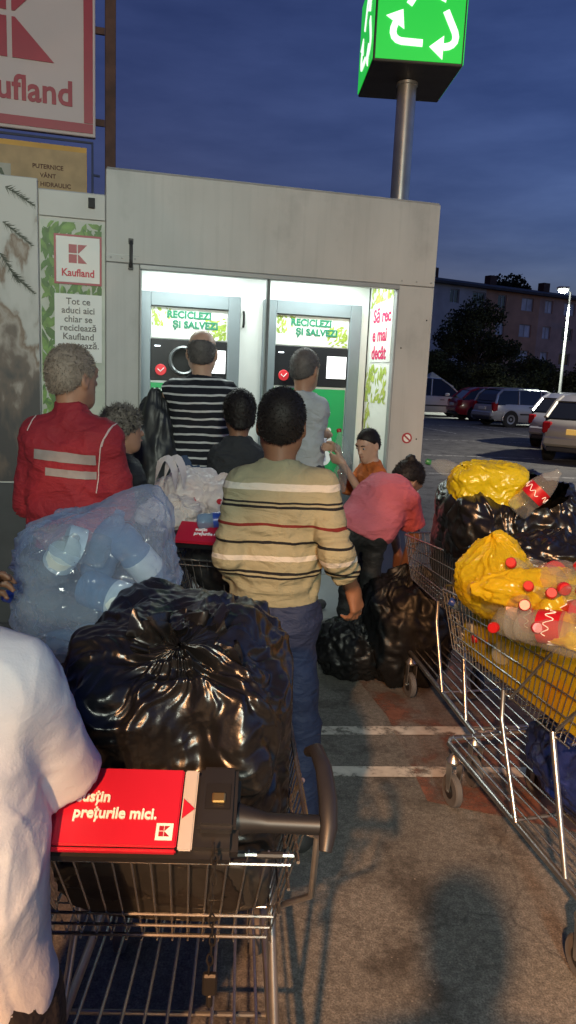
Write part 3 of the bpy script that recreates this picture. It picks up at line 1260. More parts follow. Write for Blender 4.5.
def machine(u0, u1, label):
    """reverse vending machine standing against the inner wall between u0 and u1"""
    c = (u0 + u1) / 2
    p = _k @ Vector((c, .56, .12))
    t = thing('recycling_machine', label, 'recycling machine', p, KYAW, 'bottle return machines')
    w = (u1 - u0) / 2
    z = lambda h: h - .12
    pw = w - .088
    mb = MB()
    mb.box((-w, -.085, 0), (-pw, 0, z(2.215))).box((pw, -.085, 0), (w, 0, z(2.215))).box((-pw, -.085, z(2.118)), (pw, 0, z(2.215)))
    mb.build('frame', FRAME_GREY, t, bevel=.004)
    y = -.055
    MB().box((-pw, y, 0), (pw, -.002, z(2.116))).build('front_panel', INNER_W, t)
    hp_ = MB().box((-pw + .004, y - .006, z(1.897)), (pw - .004, y, z(2.112))).build('header_poster', POSTER_W, t, bevel=.002)
    rr = random.Random(int(u0 * 100))
    a, b = MB(), MB()
    Y = -(y - .0065)
    leaf_spray([a, b], rr, -pw + .01, -pw + .09, z(1.98), z(2.11), 26, .05, Y)
    leaf_spray([a, b], rr, pw - .17, pw - .01, z(1.90), z(2.06), 48, .05, Y, (-1, -.6))
    leaf_spray([a, b], rr, -pw + .10, -pw + .15, z(2.03), z(2.11), 10, .04, Y)
    a.build('printed_leaves', LEAF_LIGHT, hp_)
    b.build('printed_leaves', M('printed_olive_leaf', (.28, .36, .07), .5, var=.3, vs=25), hp_)
    text('lettering', 'RECICLEZI', .066, TXT_GREEN, hp_, (-pw + .115, y - .0085, z(2.045)), bold=.0030, space=1.04)
    text('lettering', 'ȘI SALVEZI', .066, TXT_GREEN, hp_, (-pw + .155, y - .0085, z(1.978)), bold=.0030, space=1.04)
    bp = MB().box((-pw + .002, y - .012, z(1.60)), (pw - .002, y, z(1.893))).build('control_panel', DARKPL, t, bevel=.004)
    rx = -pw + .235
    MB().lathe([(.105, 0), (.105, .022), (.092, .030), (.082, .022), (.080, .004)], (rx, y - .010, z(1.745)), (0, -1, 0), 32).build('intake_ring', M('intake_ring_grey', (.10, .105, .11), .3, .4), t, smooth=True)
    MB().lathe([(.079, 0), (.079, .006)], (rx, y - .012, z(1.745)), (0, -1, 0), 32).build('intake_hole', M('intake_hole_black', (.004, .004, .004), .7, var=0), t)
    MB().box((pw - .165, y - .017, z(1.665)), (pw - .012, y - .0125, z(1.83))).build('screen', SCREEN, t)
    bt = MB().lathe([(.040, 0), (.040, .006), (.036, .010)], (-pw + .075, y - .012, z(1.675)), (0, -1, 0), 24).build('red_button', BTN_RED, t)
    mb = MB()
    mb.tube([(-pw + .052, y - .023, z(1.682)), (-pw + .072, y - .023, z(1.663)), (-pw + .098, y - .023, z(1.69))], .004, 6)
    mb.build('button_mark', TXT_W, bt)
    MB().box((-pw + .03, y - .015, z(1.838)), (-pw + .07, y - .012, z(1.846))).build('status_light', LED, t)
    gp = MB().box((-pw + .004, y - .006, z(.75)), (pw - .004, y, z(1.583))).build('green_poster', GREEN_P, t, bevel=.002)
    mb = MB()
    for k, (x0, x1, zz, hh) in enumerate(((.03, .30, 1.525, .020), (.03, .26, 1.490, .020), (.03, .44, 1.440, .008), (.03, .42, 1.422, .008), (.03, .46, 1.404, .008), (.03, .38, 1.386, .008), (.03, .40, 1.368, .008))):
        x = x0
        r2 = random.Random(k)
        while x < x1:
            dx = r2.uniform(.015, .045)
            mb.box((-pw + x, y - .008, z(zz)), (-pw + min(x + dx, x1), y - .0062, z(zz + hh)))
            x += dx + .008
    mb.build('print_lines', TXT_W, gp)
    for k, (x, zz) in enumerate(((.10, 1.06), (.25, 1.06), (.40, 1.06), (.10, .90), (.25, .90), (.40, .90), (.40, 1.19), (.25, 1.19))):
        d = MB().lathe([(.062, 0), (.062, .002)], (-pw + x + .02, y - .006, z(zz)), (0, -1, 0), 24).build('white_disc', TXT_W, gp)
        mb = MB()
        for q in (-.02, .006):
            mb.box((-pw + x + .02 + q, y - .010, z(zz - .03)), (-pw + x + .02 + q + .014, y - .0082, z(zz + .015)))
            mb.box((-pw + x + .024 + q, y - .010, z(zz + .0155)), (-pw + x + .030 + q, y - .0082, z(zz + .03)))
        mb.build('bottle_symbol', M('symbol_lilac', (.38, .36, .50), .5, var=0), d)
    mb = MB()
    mb.tube([(-pw + .27, y - .008, z(1.29)), (-pw + .29, y - .008, z(1.265)), (-pw + .33, y - .008, z(1.315))], .006, 6)
    mb.lathe([(.018, 0), (.018, .002)], (-pw + .455, y - .0062, z(1.275)), (0, -1, 0), 16)
    mb.build('tick_symbol', TXT_W, gp)
    text('lettering', 'ABC', .036, TXT_W, gp, (-pw + .36, y - .0075, z(1.305)), bold=.001)
    text('lettering', 'DO', .036, TXT_W, gp, (-pw + .36, y - .0075, z(1.262)), bold=.001)
    return t


machine(.225, .955, 'left grey recycling machine, its round intake in front of the striped shirt man')
machine(1.135, 1.885, 'right grey recycling machine with glowing screen and green poster below')

# ------------------------------------------------------------------ logo helper: the square mark built as flat shapes


def k_mark(parent, o, s, un, ux=(1, 0, 0), uz=(0, 0, 1), mat=None, t=.002):
    o, ux, uz, un = map(lambda q: np.asarray(q, float), (o, ux, uz, un))
    g = .035
    polys = [[(-.5, g), (-.06, g), (-.06, .5), (-.5, .5)], [(-.5, -.5), (-.06, -.5), (-.06, -g), (-.5, -g)],
             [(0, g), (.04, g), (.5, .5), (0, .5)], [(0, -.5), (.5, -.5), (.04, -g), (0, -g)]]
    mb = MB()
    for p in polys:
        mb.prism([(x * s, z * s) for x, z in p], t, o, ux, uz, un)
    return mb.build('logo_mark', mat or SIGN_RED, parent)


# ------------------------------------------------------------------ hoarding panels left of the kiosk
PALE = M('hoarding_pale', (.50, .50, .47), .5, var=.08, vs=2.5)
DKG = M('hoarding_dark_grey', (.05, .052, .055), .6, var=.2)
pan = thing('poster_panel', 'narrow panel with green leaf print, red square logo and slogan', 'panel', tuple(_k @ Vector((-.205, .03, 0))), KYAW)
mb = MB().box((-.1925, -.02, 0), (.2035, .02, 2.722))
mb.build('board', PALE, pan, bevel=.004)
MB().box((-.190, -.034, 2.565), (.201, -.022, 2.715)).build('header_band', PALE, pan, bevel=.003)
MB().box((.10, -.05, 2.63), (.14, -.035, 2.69)).build('clip', RUBBER, pan, bevel=.003)
po = MB().box((-.188, -.026, .93), (.200, -.022, 2.545)).build('leaf_poster', M('poster_pale_green', (.46, .50, .42), .5, var=.2, vs=6), pan)
a, b = MB(), MB()
rnd = random.Random(11)
leaf_spray([a, b], rnd, -.182, -.075, 1.0, 2.54, 150, .11, .0275)
leaf_spray([a, b], rnd, -.08, .18, 2.38, 2.54, 40, .10, .0275)
leaf_spray([a, b], rnd, .12, .18, 1.75, 2.5, 40, .09, .0275)
leaf_spray([a, b], rnd, -.07, .14, 2.10, 2.19, 16, .08, .0275)
a.build('printed_leaves', LEAF_DARK, po)
b.build('printed_leaves', M('printed_mid_leaf', (.14, .27, .05), .5, var=.3, vs=25), po)
lg = MB().box((-.105, -.034, 2.172), (.180, -.031, 2.468)).build('logo_border', SIGN_RED, pan)
MB().box((-.092, -.036, 2.185), (.167, -.0335, 2.455)).build('logo_ground', POSTER_W, lg)
k_mark(lg, (.037, -.0362, 2.355), .110, (0, -1, 0))
text('lettering', 'Kaufland', .062, TXT_RED, lg, (.037, -.0375, 2.222), align='CENTER', bold=.0016, sx=.92)
tx = MB().box((-.105, -.034, 1.70), (.180, -.031, 2.115)).build('slogan_panel', POSTER_W, pan)
for k, s_ in enumerate(('Tot ce', 'aduci aici', 'chiar se', 'reciclează', 'Kaufland', 'garantează.')):
    text('lettering', s_, .056, TXT_DARK, tx, (.037, -.0355, 2.052 - k * .0535), align='CENTER', bold=.0007, sx=.98)


def animal_print():
    m = bpy.data.materials.new('printed_wildlife_picture')
    t, n, l, b = nodes_of(m)
    b.inputs['Roughness'].default_value = .5
    tcn = n.new('ShaderNodeTexCoord')
    mpn = n.new('ShaderNodeMapping')
    mpn.inputs['Scale'].default_value = (4.5, 1, 2.2)
    mpn.inputs['Rotation'].default_value = (0, R(35), 0)
    l.new(tcn.outputs['Object'], mpn.inputs['Vector'])
    no = n.new('ShaderNodeTexNoise')
    no.inputs['Scale'].default_value = 1.2
    no.inputs['Detail'].default_value = 5
    no.inputs['Distortion'].default_value = .25
    l.new(mpn.outputs[0], no.inputs['Vector'])
    sp = n.new('ShaderNodeSeparateXYZ')
    l.new(tcn.outputs['Object'], sp.inputs[0])
    mr = n.new('ShaderNodeMapRange')
    mr.inputs[1].default_value = 2.75
    mr.inputs[2].default_value = 1.3
    mr.inputs[3].default_value = -.24
    mr.inputs[4].default_value = .20
    l.new(sp.outputs[2], mr.inputs[0])
    ad = n.new('ShaderNodeMath')
    l.new(no.outputs[0], ad.inputs[0])
    l.new(mr.outputs[0], ad.inputs[1])
    rp = n.new('ShaderNodeValToRGB')
    cr = rp.color_ramp
    cr.elements[0].position = .40
    cr.elements[0].color = (.48, .48, .45, 1)
    cr.elements[1].position = .74
    cr.elements[1].color = (.035, .033, .035, 1)
    for p, c in ((.47, (.42, .42, .39)), (.52, (.16, .10, .06)), (.58, (.33, .29, .25)), (.64, (.12, .085, .065))):
        cr.elements.new(p).color = (*c, 1)
    l.new(ad.outputs[0], rp.inputs[0])
    l.new(rp.outputs[0], b.inputs['Base Color'])
    return m


pn1 = thing('poster_panel', 'wide panel with brown and white wildlife print and dark twigs, at the left edge', 'panel', tuple(_k @ Vector((-1.0, .0, 0))), KYAW)
MB().box((-.60, -.02, 0), (.601, .02, 2.77)).build('board', PALE, pn1, bevel=.004)
MB().box((-.595, -.026, .935), (.597, -.022, 2.765)).build('wildlife_poster', animal_print(), pn1)
MB().box((-.597, -.034, 0), (.594, -.022, .925)).build('lower_panel', DKG, pn1, bevel=.003)
rnd = random.Random(21)
TWIG = M('printed_dark_twig', (.035, .045, .025), .5)
for (x, z, dx, dz) in ((.42, 2.70, .17, -.10), (.40, 2.50, .16, -.12), (.38, 2.32, .10, -.16), (.45, 2.2, .12, -.1)):
    a = MB()
    for i in range(34):
        tt = i / 33
        cx, cz = x + dx * tt, z + dz * tt
        for q in (-1, 1):
            ang = math.atan2(dz, dx) + q * rnd.uniform(.5, 1.1)
            L = .05 * rnd.uniform(.6, 1.1) * (1.1 - tt * .6)
            p1 = (min(cx + L * math.cos(ang), .59), cz + L * math.sin(ang))
            a.add([(cx, -.0275, cz + .004), (cx, -.0275, cz - .004), (p1[0], -.0275, p1[1])], [(0, 1, 2)])
    a.build('printed_twig', TWIG, pn1)

# ------------------------------------------------------------------ the big store sign on its frame, the banner under it
SGY = R(15)
RUST = M('rusty_steel', (.085, .038, .026), .7, .2, var=.35, vs=9)
SIGN_W = M('sign_face_off_white', (.52, .42, .40), .5, var=.05, vs=2)
sg = thing('store_sign', 'big square store sign with red border and lettering on a brown post', 'sign', (-1.635, 6.5, -.02), SGY)
# local: x to the right along the sign, face at y = -.08
MB().box((-1.52, -.03, 3.52), (-.075, .03, 4.96)).build('board', SIGN_W, sg, bevel=.006)
mb = MB()
for lo, hi in (((-1.50, -.038, 3.545), (-.095, -.031, 3.615)), ((-1.50, -.038, 4.865), (-.095, -.031, 4.935)), ((-1.50, -.0385, 3.62), (-1.43, -.031, 4.86)), ((-.165, -.0385, 3.62), (-.095, -.031, 4.86))):
    mb.box(lo, hi)
mb.build('border', SIGN_RED, sg)
k_mark(sg, (-.70, -.033, 4.34), .62, (0, -1, 0), t=.006)
text('lettering', 'Kaufland', .255, SIGN_RED, sg, (-.245, -.035, 3.735), align='RIGHT', bold=.006, sx=.95)
mb = MB().box((.0, -.03, 0), (.085, .055, 5.3))
mb.build('post', RUST, sg, bevel=.004)
MB().box((-1.62, .035, 0), (-1.54, .105, 5.3)).build('post', RUST, sg, bevel=.004)
for z in (3.62, 4.3, 4.8):
    MB().box((-.08, -.012, z), (-.002, .012, z + .05)).build('bracket', RUST, sg)
BAN = M('banner_yellow', (.60, .31, .04), .55, var=.2, vs=2)
bn = thing('banner', 'yellowish banner on a thin tube frame under the big store sign', 'banner', (-1.66, 6.42, 0), SGY)
MB().box((-1.50, -.012, 2.6), (-.10, .0, 3.40)).build('cloth', BAN, bn)
MB().box((-.78, -.0145, 2.6), (-.105, -.0125, 3.36)).build('cloth_patch', M('banner_faded', (.42, .27, .12), .55, var=.2), bn)
mb = MB()
mb.tube([(-1.55, -.02, 3.44), (-.055, -.02, 3.44), (-.055, -.02, 2.2)], .012, 8)
mb.tube([(-.055, -.02, 3.2), (.0, -.0, 3.2)], .010, 8)
mb.build('tube_frame', M('frame_blue_grey', (.10, .11, .16), .5, .4), bn)
mg = MB().box((-1.10, -.02, 3.04), (-.68, -.0135, 3.22)).build('text_plate', M('plate_light', (.36, .33, .26), .5), bn)
text('lettering', 'MEGA', .15, M('green_sign_letters', (.05, .07, .03), .5), mg, (-1.09, -.0225, 3.075), bold=.004, sx=.95)
for k, s_ in enumerate(('PUTERNICE', 'VÂNT', 'VINT HIDRAULIC')):
    text('lettering', s_, .046, TXT_BROWN, bn, (-.40, -.0165, 3.21 - k * .066), align='CENTER', bold=.001)

# ------------------------------------------------------------------ the lit green recycling cube on its pole
GREEN_LIT = M('lit_green_panel', (.02, .40, .06), .4, var=0, emit=(.018, .50, .045), es=.85)
WHITE_LIT = M('lit_white_arrow', (.8, .8, .8), .4, var=0, emit=(.92, 1.0, .95), es=.95)
DKBOX = M('cube_dark_metal', (.06, .055, .055), .6, .3, var=.15)
cb = thing('recycling_sign', 'glowing green cube sign with white recycling arrows on a tall round pole', 'sign', (1.10, 8.9, 0), R(3.5))
CS = .47
MB().box((-CS, -CS - .05, 4.90), (CS, CS + .05, 5.86)).build('box_frame', DKBOX, cb, bevel=.008)
MB().lathe([(.105, 0), (.105, 4.86), (.118, 4.865), (.118, 4.895)], (0, 0, 0), (0, 0, 1), 28).build('pole', M('pole_galvanised', (.34, .34, .33), .38, .75, var=.15, vs=5), cb, smooth=True)


def arrows(parent, o, ux, uz, un, s):
    """three bent arrows of the recycling sign, each a polygon with its own head"""
    o, ux, uz, un = map(lambda q: np.asarray(q, float), (o, ux, uz, un))
    for k in range(3):
        a = R(120 * k)
        ca, sa = math.cos(a), math.sin(a)

        def rot(p):
            return (s * (p[0] * ca - p[1] * sa), s * (p[0] * sa + p[1] * ca))
        # lower arrow: runs along the bottom to the left, bends up round the corner, head points up
        path = [(-.02, -.222), (-.24, -.217), (-.285, -.205), (-.318, -.178), (-.332, -.14), (-.330, -.10), (-.312, -.05)]
        w = .034
        left, right = [], []
        for i, p in enumerate(path):
            d = nrm(V(*path[min(i + 1, len(path) - 1)]) - V(*path[max(i - 1, 0)]))
            nn = V(-d[1], d[0])
            left.append(V(*p) + nn * w)
            right.append(V(*p) - nn * w)
        mb = MB()
        outl = [rot(q) for q in left] + [rot(q) for q in right[::-1]]
        nq = len(path)
        vs = [o + ux * x + uz * z for x, z in outl] + [o + ux * x + uz * z + un * .008 for x, z in outl]
        fs = []
        for i in range(nq - 1):
            q4 = (i, i + 1, 2 * nq - 2 - i, 2 * nq - 1 - i)
            fs += [q4, tuple(j + 2 * nq for j in q4[::-1])]
        fs += [(i, (i + 1) % (2 * nq), (i + 1) % (2 * nq) + 2 * nq, i + 2 * nq) for i in range(2 * nq)]
        mb.add(vs, fs)
        d = nrm(V(.51, .86))
        nn = V(-d[1], d[0])
        e = V(-.316, -.045)
        mb.prism([rot(q) for q in (e + nn * .112, e - nn * .112, e + d * .145)], .0086, o, ux, uz, un)
        mb.build('arrow', WHITE_LIT, parent)


for (o_, ux_, un_) in (((0, -CS - .052, 5.38), (1, 0, 0), (0, -1, 0)), ((-CS - .002, 0, 5.38), (0, -1, 0), (-1, 0, 0)), ((CS + .002, 0, 5.38), (0, 1, 0), (1, 0, 0)), ((0, CS + .052, 5.38), (-1, 0, 0), (0, 1, 0))):
    w_ = CS - .02 + (.05 if ux_[1] else 0)
    pnl = MB().prism([(-w_, -.455), (w_, -.455), (w_, .455), (-w_, .455)], .010, o_, ux_, (0, 0, 1), un_).build('lit_panel', GREEN_LIT, cb)
    arrows(pnl, V(*o_) + V(*un_) * .0115 + V(*ux_) * .05 + V(0, 0, -.07), ux_, (0, 0, 1), un_, 1.0)

# ------------------------------------------------------------------ far side of the car park
BY = math.atan2(10.6, 18.9)
bl = thing('apartment_building', 'long dark four storey apartment block behind the trees', 'building', (14.6, 82, 0), BY)
BRK = bpy.data.materials.new('painted_facade')
_t, _n, _l, _b = nodes_of(BRK)
_b.inputs['Roughness'].default_value = .85
tcn = _n.new('ShaderNodeTexCoord')
spx = _n.new('ShaderNodeSeparateXYZ')
_l.new(tcn.outputs['Object'], spx.inputs[0])
mr = _n.new('ShaderNodeMapRange')
mr.inputs[1].default_value, mr.inputs[2].default_value = -30, 60
_l.new(spx.outputs[0], mr.inputs[0])
rp = _n.new('ShaderNodeValToRGB')
rp.color_ramp.interpolation = 'CONSTANT'
rp.color_ramp.elements[0].color = (.55, .50, .48, 1)
rp.color_ramp.elements[1].position = (7.0 + 30) / 90
rp.color_ramp.elements[1].color = (.58, .32, .20, 1)
rp.color_ramp.elements.new((15.5 + 30) / 90).color = (.56, .36, .28, 1)
_l.new(mr.outputs[0], rp.inputs[0])
add_var(_t, rp.outputs[0], .18, .6, _b, 5)
BX0, BX1, BZ = -26.0, 58.0, 12.0
wins = []
for st_ in range(4):
    z0 = 1.3 + 2.95 * st_
    x = BX0 + 1.8
    k = 0
    while x < BX1 - 3:
        w_ = 1.9 if k % 2 == 0 else 1.3
        wins.append((x, x + w_, z0, z0 + 1.45))
        x += w_ + (1.9 if k % 3 else 2.4)
        k += 1
xs = sorted({BX0, BX1, *[a for w_ in wins for a in w_[:2]]})
zs = sorted({0, BZ, *[a for w_ in wins for a in w_[2:]]})
wset = {(w_[0], w_[2]) for w_ in wins}
mb = MB()
for i in range(len(xs) - 1):
    for j in range(len(zs) - 1):
        if (xs[i], zs[j]) in wset:
            a, b, c, d = xs[i], xs[i + 1], zs[j], zs[j + 1]
            for q in (((a, 0, c), (b, 0, c), (b, .22, c), (a, .22, c)), ((a, 0, d), (a, .22, d), (b, .22, d), (b, 0, d)), ((a, 0, c), (a, .22, c), (a, .22, d), (a, 0, d)), ((b, 0, c), (b, 0, d), (b, .22, d), (b, .22, c))):
                mb.add(q, [(0, 1, 2, 3)])
        else:
            mb.add([(xs[i], 0, zs[j]), (xs[i + 1], 0, zs[j]), (xs[i + 1], 0, zs[j + 1]), (xs[i], 0, zs[j + 1])], [(0, 1, 2, 3)])
mb.box((BX0, .5, 0), (BX1, 11, BZ))
mb.add([(BX0, 0, 0), (BX0, .5, 0), (BX0, .5, BZ), (BX0, 0, BZ)], [(0, 1, 2, 3)])
mb.add([(BX1, 0, 0), (BX1, .5, 0), (BX1, .5, BZ), (BX1, 0, BZ)], [(0, 1, 2, 3)])
mb.build('wall', BRK, bl)
mb = MB()
mb.box((BX0 - .5, -.6, BZ), (BX1 + .5, 11.6, BZ + .25))
mb.add([(BX0 - .5, -.6, BZ + .252), (BX1 + .5, -.6, BZ + .252), (BX1 + .5, 11.6, BZ + .252), (BX0 - .5, 11.6, BZ + .252), (BX0 + 5, 5.5, BZ + 1.5), (BX1 - 5, 5.5, BZ + 1.5)],
       [(0, 1, 5, 4), (2, 3, 4, 5), (1, 2, 5), (3, 0, 4)])
mb.build('roof', M('roof_dark', (.07, .06, .06), .8, var=.2, vs=1), bl)
WFR = M('window_frame_white', (.46, .46, .46), .5)
CURT = M('curtain_pale', (.72, .73, .76), .8, var=.3, vs=.8)
GLASSD = M('dark_window_glass', (.03, .035, .05), .12, var=.3, vs=.5)
rnd = random.Random(2)
for (a, b, c, d) in wins:
    if not (-3 < a < 26):
        continue
    mb = MB()
    for lo, hi in (((a, .14, c), (b, .2, c + .09)), ((a, .14, d - .09), (b, .2, d)), ((a, .141, c + .092), (a + .09, .2, d - .092)), ((b - .09, .141, c + .092), (b, .2, d - .092)), (((a + b) / 2 - .05, .141, c + .092), ((a + b) / 2 + .05, .2, d - .092))):
        mb.box(lo, hi)
    f_ = mb.build('window', WFR, bl)
    MB().box((a + .09, .19, c + .09), (b - .09, .21, d - .09)).build('pane', CURT if rnd.random() < .45 else GLASSD, f_)
mb = MB()
mb.add([(a, .23, c) for a, c in ((BX0, 0), (BX1, 0), (BX1, BZ), (BX0, BZ))], [(0, 1, 2, 3)])
mb.build('room_wall', GLASSD, bl)
for x in (3, 12, 21, 33):
    MB().box((x, 4.6, BZ + 1.0), (x + 1.1, 5.6, BZ + 2.4)).build('chimney', RUST, bl, bevel=.03)

LEAFM = M('leaf_dark', (.040, .050, .030), .7, var=.5, vs=.6, spec=.1)
LEAFM2 = M('leaf_dark_olive', (.045, .050, .030), .7, var=.5, vs=.6, spec=.1)
BARK = M('bark', (.06, .05, .04), .9, var=.3)


def tree(name, label, x, y, h, rad, trunk_h, seed, n=5000, leaf=.34, mat=LEAFM, clumps=26, group=None, z0=.0):
    rs = np.random.RandomState(seed)
    t = thing(name, label, 'tree' if trunk_h > .3 else 'bush', (x, y, z0), rs.uniform(0, 6), group)
    cs = []
    for i in range(clumps):
        u = rs.rand()
        zz = trunk_h * .7 + (h - trunk_h * .7) * (u ** .9)
        f = math.sin(math.pi * min(.98, (zz - trunk_h * .7) / (h - trunk_h * .7) * .82 + .14)) ** .6
        a = rs.uniform(0, 2 * math.pi)
        r = rad * f * math.sqrt(rs.rand()) * .85
        cs.append((r * math.cos(a), r * math.sin(a), zz, rad * rs.uniform(.22, .42)))
    mb = MB()
    top = (rs.uniform(-.2, .2), rs.uniform(-.2, .2), h * .8)
    mb.tube([(0, 0, -.05), (.03, 0, trunk_h * .6), top], [max(.05, h * .025), h * .02, .03], 8)
    for c in cs[::2]:
        z1 = max(trunk_h * .5, c[2] * .6)
        mb.tube([(0, 0, z1), (c[0] * .5, c[1] * .5, (z1 + c[2]) / 2), c[:3]], [h * .011, h * .007, .02], 5)
    mb.build('trunk', BARK, t)
    vs = np.zeros((n, 4, 3))
    ci = rs.randint(0, clumps, n)
    C = np.array(cs)
    d = rs.normal(size=(n, 3))
    d /= np.linalg.norm(d, axis=1)[:, None]
    P = C[ci, :3] + d * (C[ci, 3] * rs.rand(n) ** .4)[:, None] * [1, 1, .8]
    P[:, 2] = np.maximum(P[:, 2], .1)
    e1 = rs.normal(size=(n, 3))
    e1 /= np.linalg.norm(e1, axis=1)[:, None]
    e2 = np.cross(e1, rs.normal(size=(n, 3)))
    e2 /= np.linalg.norm(e2, axis=1)[:, None]
    s = leaf * rs.uniform(.5, 1.2, n)[:, None]
    for k, (p, q) in enumerate(((-1, 0), (0, -.45), (1, 0), (0, .45))):
        vs[:, k] = P + e1 * s * p * .5 + e2 * s * q * .9
    f = np.arange(n * 4).reshape(n, 4)
    me = bpy.data.meshes.new('crown')
    me.from_pydata(vs.reshape(-1, 3).tolist(), [], f.tolist())
    link('crown', me, mat, t)
    return t


tree('broad_tree', 'tallest broad dark tree in front of the apartment block', 13.4, 56, 7.0, 3.2, 1.0, 1, 15000, .22, LEAFM, 42)
tree('broad_tree', 'lower dark tree left of the tallest one, above the red car', 10.6, 53, 4.2, 2.1, .6, 2, 8000, .20, LEAFM2, 30)
tree('round_bush', 'wide low dark bush beside the street lamp pole', 16.4, 52, 3.4, 2.6, .2, 3, 9000, .20, LEAFM, 30)
tree('round_bush', 'dark bush behind the roof of the silver estate car', 12.6, 48, 2.6, 2.4, .2, 4, 8000, .19, LEAFM2, 28)
tree('round_bush', 'dark bush at the right edge beyond the street lamp', 19.2, 50, 3.0, 2.2, .2, 6, 6000, .2, LEAFM2, 24)
tree('round_bush', 'dark bush right behind the white tent', 9.4, 51, 3.4, 2.0, .2, 8, 7000, .19, LEAFM, 24)
tree('tall_tree', 'treetop showing above the roof of the apartment block', 31.0, 112, 18.0, 4.6, 5, 5, 5000, .6, LEAFM, 26)

# a scrap of paper on the ground
mb = MB()
_g = G(363, 655)
rnd = random.Random(3)
_grid = [[(x * .018 + rnd.uniform(-.006, .006), y * .016 + rnd.uniform(-.006, .006), .008 + rnd.uniform(-.004, .012)) for x in range(-2, 3)] for y in range(-2, 3)]
_vs = [(p[0] + _g[0], p[1] + _g[1], p[2]) for r_ in _grid for p in r_]
mb.add(_vs, [(i * 5 + j, i * 5 + j + 1, i * 5 + j + 6, i * 5 + j + 5) for i in range(4) for j in range(4)])
tag(mb.build('paper_scrap', M('paper_orange', (.60, .30, .12), .7), loc=(_g[0], _g[1], 0)), 'small crumpled orange paper scrap on the ground by the low black bag', 'litter')

# street lamp
lp = thing('street_lamp', 'tall thin street lamp glowing white over the car park', 'street lamp', (14.15, 40, 0))
GALV = M('galvanised_pole', (.45, .46, .46), .45, .6, var=.1)
mb = MB().tube([(0, 0, 0), (0, 0, 3), (0, 0, 6.55)], [.085, .07, .05], 14)
mb.lathe([(.14, 0), (.14, .25), (.085, .3)], (0, 0, 0), (0, 0, 1), 14)
mb.build('pole', M('lamp_pole_grey', (.20, .20, .20), .6, .3, var=.1), lp, smooth=True)
MB().tube([(0, 0, 6.5), (-.15, -.1, 6.62), (-.45, -.35, 6.66)], .035, 10).build('arm', GALV, lp, smooth=True)
hd_ = MB().box((-.85, -.72, 6.60), (-.30, -.28, 6.74)).build('lamp_head', GALV, lp, bevel=.03)
MB().lathe([(.17, 0), (.23, -.05), (.20, -.12), (.10, -.17)], (-.57, -.5, 6.60), (0, 0, 1), 20).build('lamp_glass', M('lamp_glow', (1, 1, 1), .3, var=0, emit=(.93, 1.0, .88), es=60), hd_, smooth=True)
sl = light('street_lamp_light', 'SPOT', (14.15 - .57, 40 - .5, 6.38), 17000, (.93, 1.0, .86), .2)
sl.data.shadow_soft_size = .2
sl.data.spot_size = R(112)
sl.data.spot_blend = .35

# white tent
tn = thing('gazebo', 'small white tent with a peaked roof behind the white van', 'tent', (8.40, 46, 0), R(20))
TENT = M('tent_white', (.40, .40, .37), .7, var=.06)
mb = MB()
mb.add([(-.95, -.95, 1.45), (.95, -.95, 1.45), (.95, .95, 1.45), (-.95, .95, 1.45), (0, 0, 2.25)], [(0, 1, 4), (1, 2, 4), (2, 3, 4), (3, 0, 4)])
mb.box((-.97, -.97, 1.25), (.97, -.93, 1.46)).box((-.97, .93, 1.25), (.97, .97, 1.46)).box((-.97, -.925, 1.25), (-.93, .925, 1.46)).box((.93, -.925, 1.25), (.97, .925, 1.46))
mb.build('canopy', TENT, tn)
mb = MB()
for i in range(8):
    x = -.9 + i * .225
    mb.box((x, -.91 + (i % 2) * .03, .05), (x + .22, -.89 + (i % 2) * .03, 1.24))
mb.build('side_curtain', TENT, tn)
for x in (-.92, .92):
    for y in (-.92, .92):
        MB().tube([(x, y, 0), (x, y, 1.25)], .03, 8).build('tent_pole', GALV, tn)

# ------------------------------------------------------------------ parked cars
CGLASS = M('car_glass', (.015, .017, .022), .06, var=0, spec=.8)
TYRE = M('tyre_rubber', (.018, .018, .018), .8, var=.2)
RIM = M('alloy_rim', (.42, .42, .43), .3, .8, var=.1)
LAMP_R = M('tail_light_red', (.35, .012, .015), .15, var=.1)
PLATE = M('number_plate', (.72, .72, .68), .4, var=.05)
BLACKP = M('black_plastic_trim', (.025, .025, .027), .6, var=.15)
CHROME = M('chrome', (.65, .65, .66), .15, 1.0, var=0)


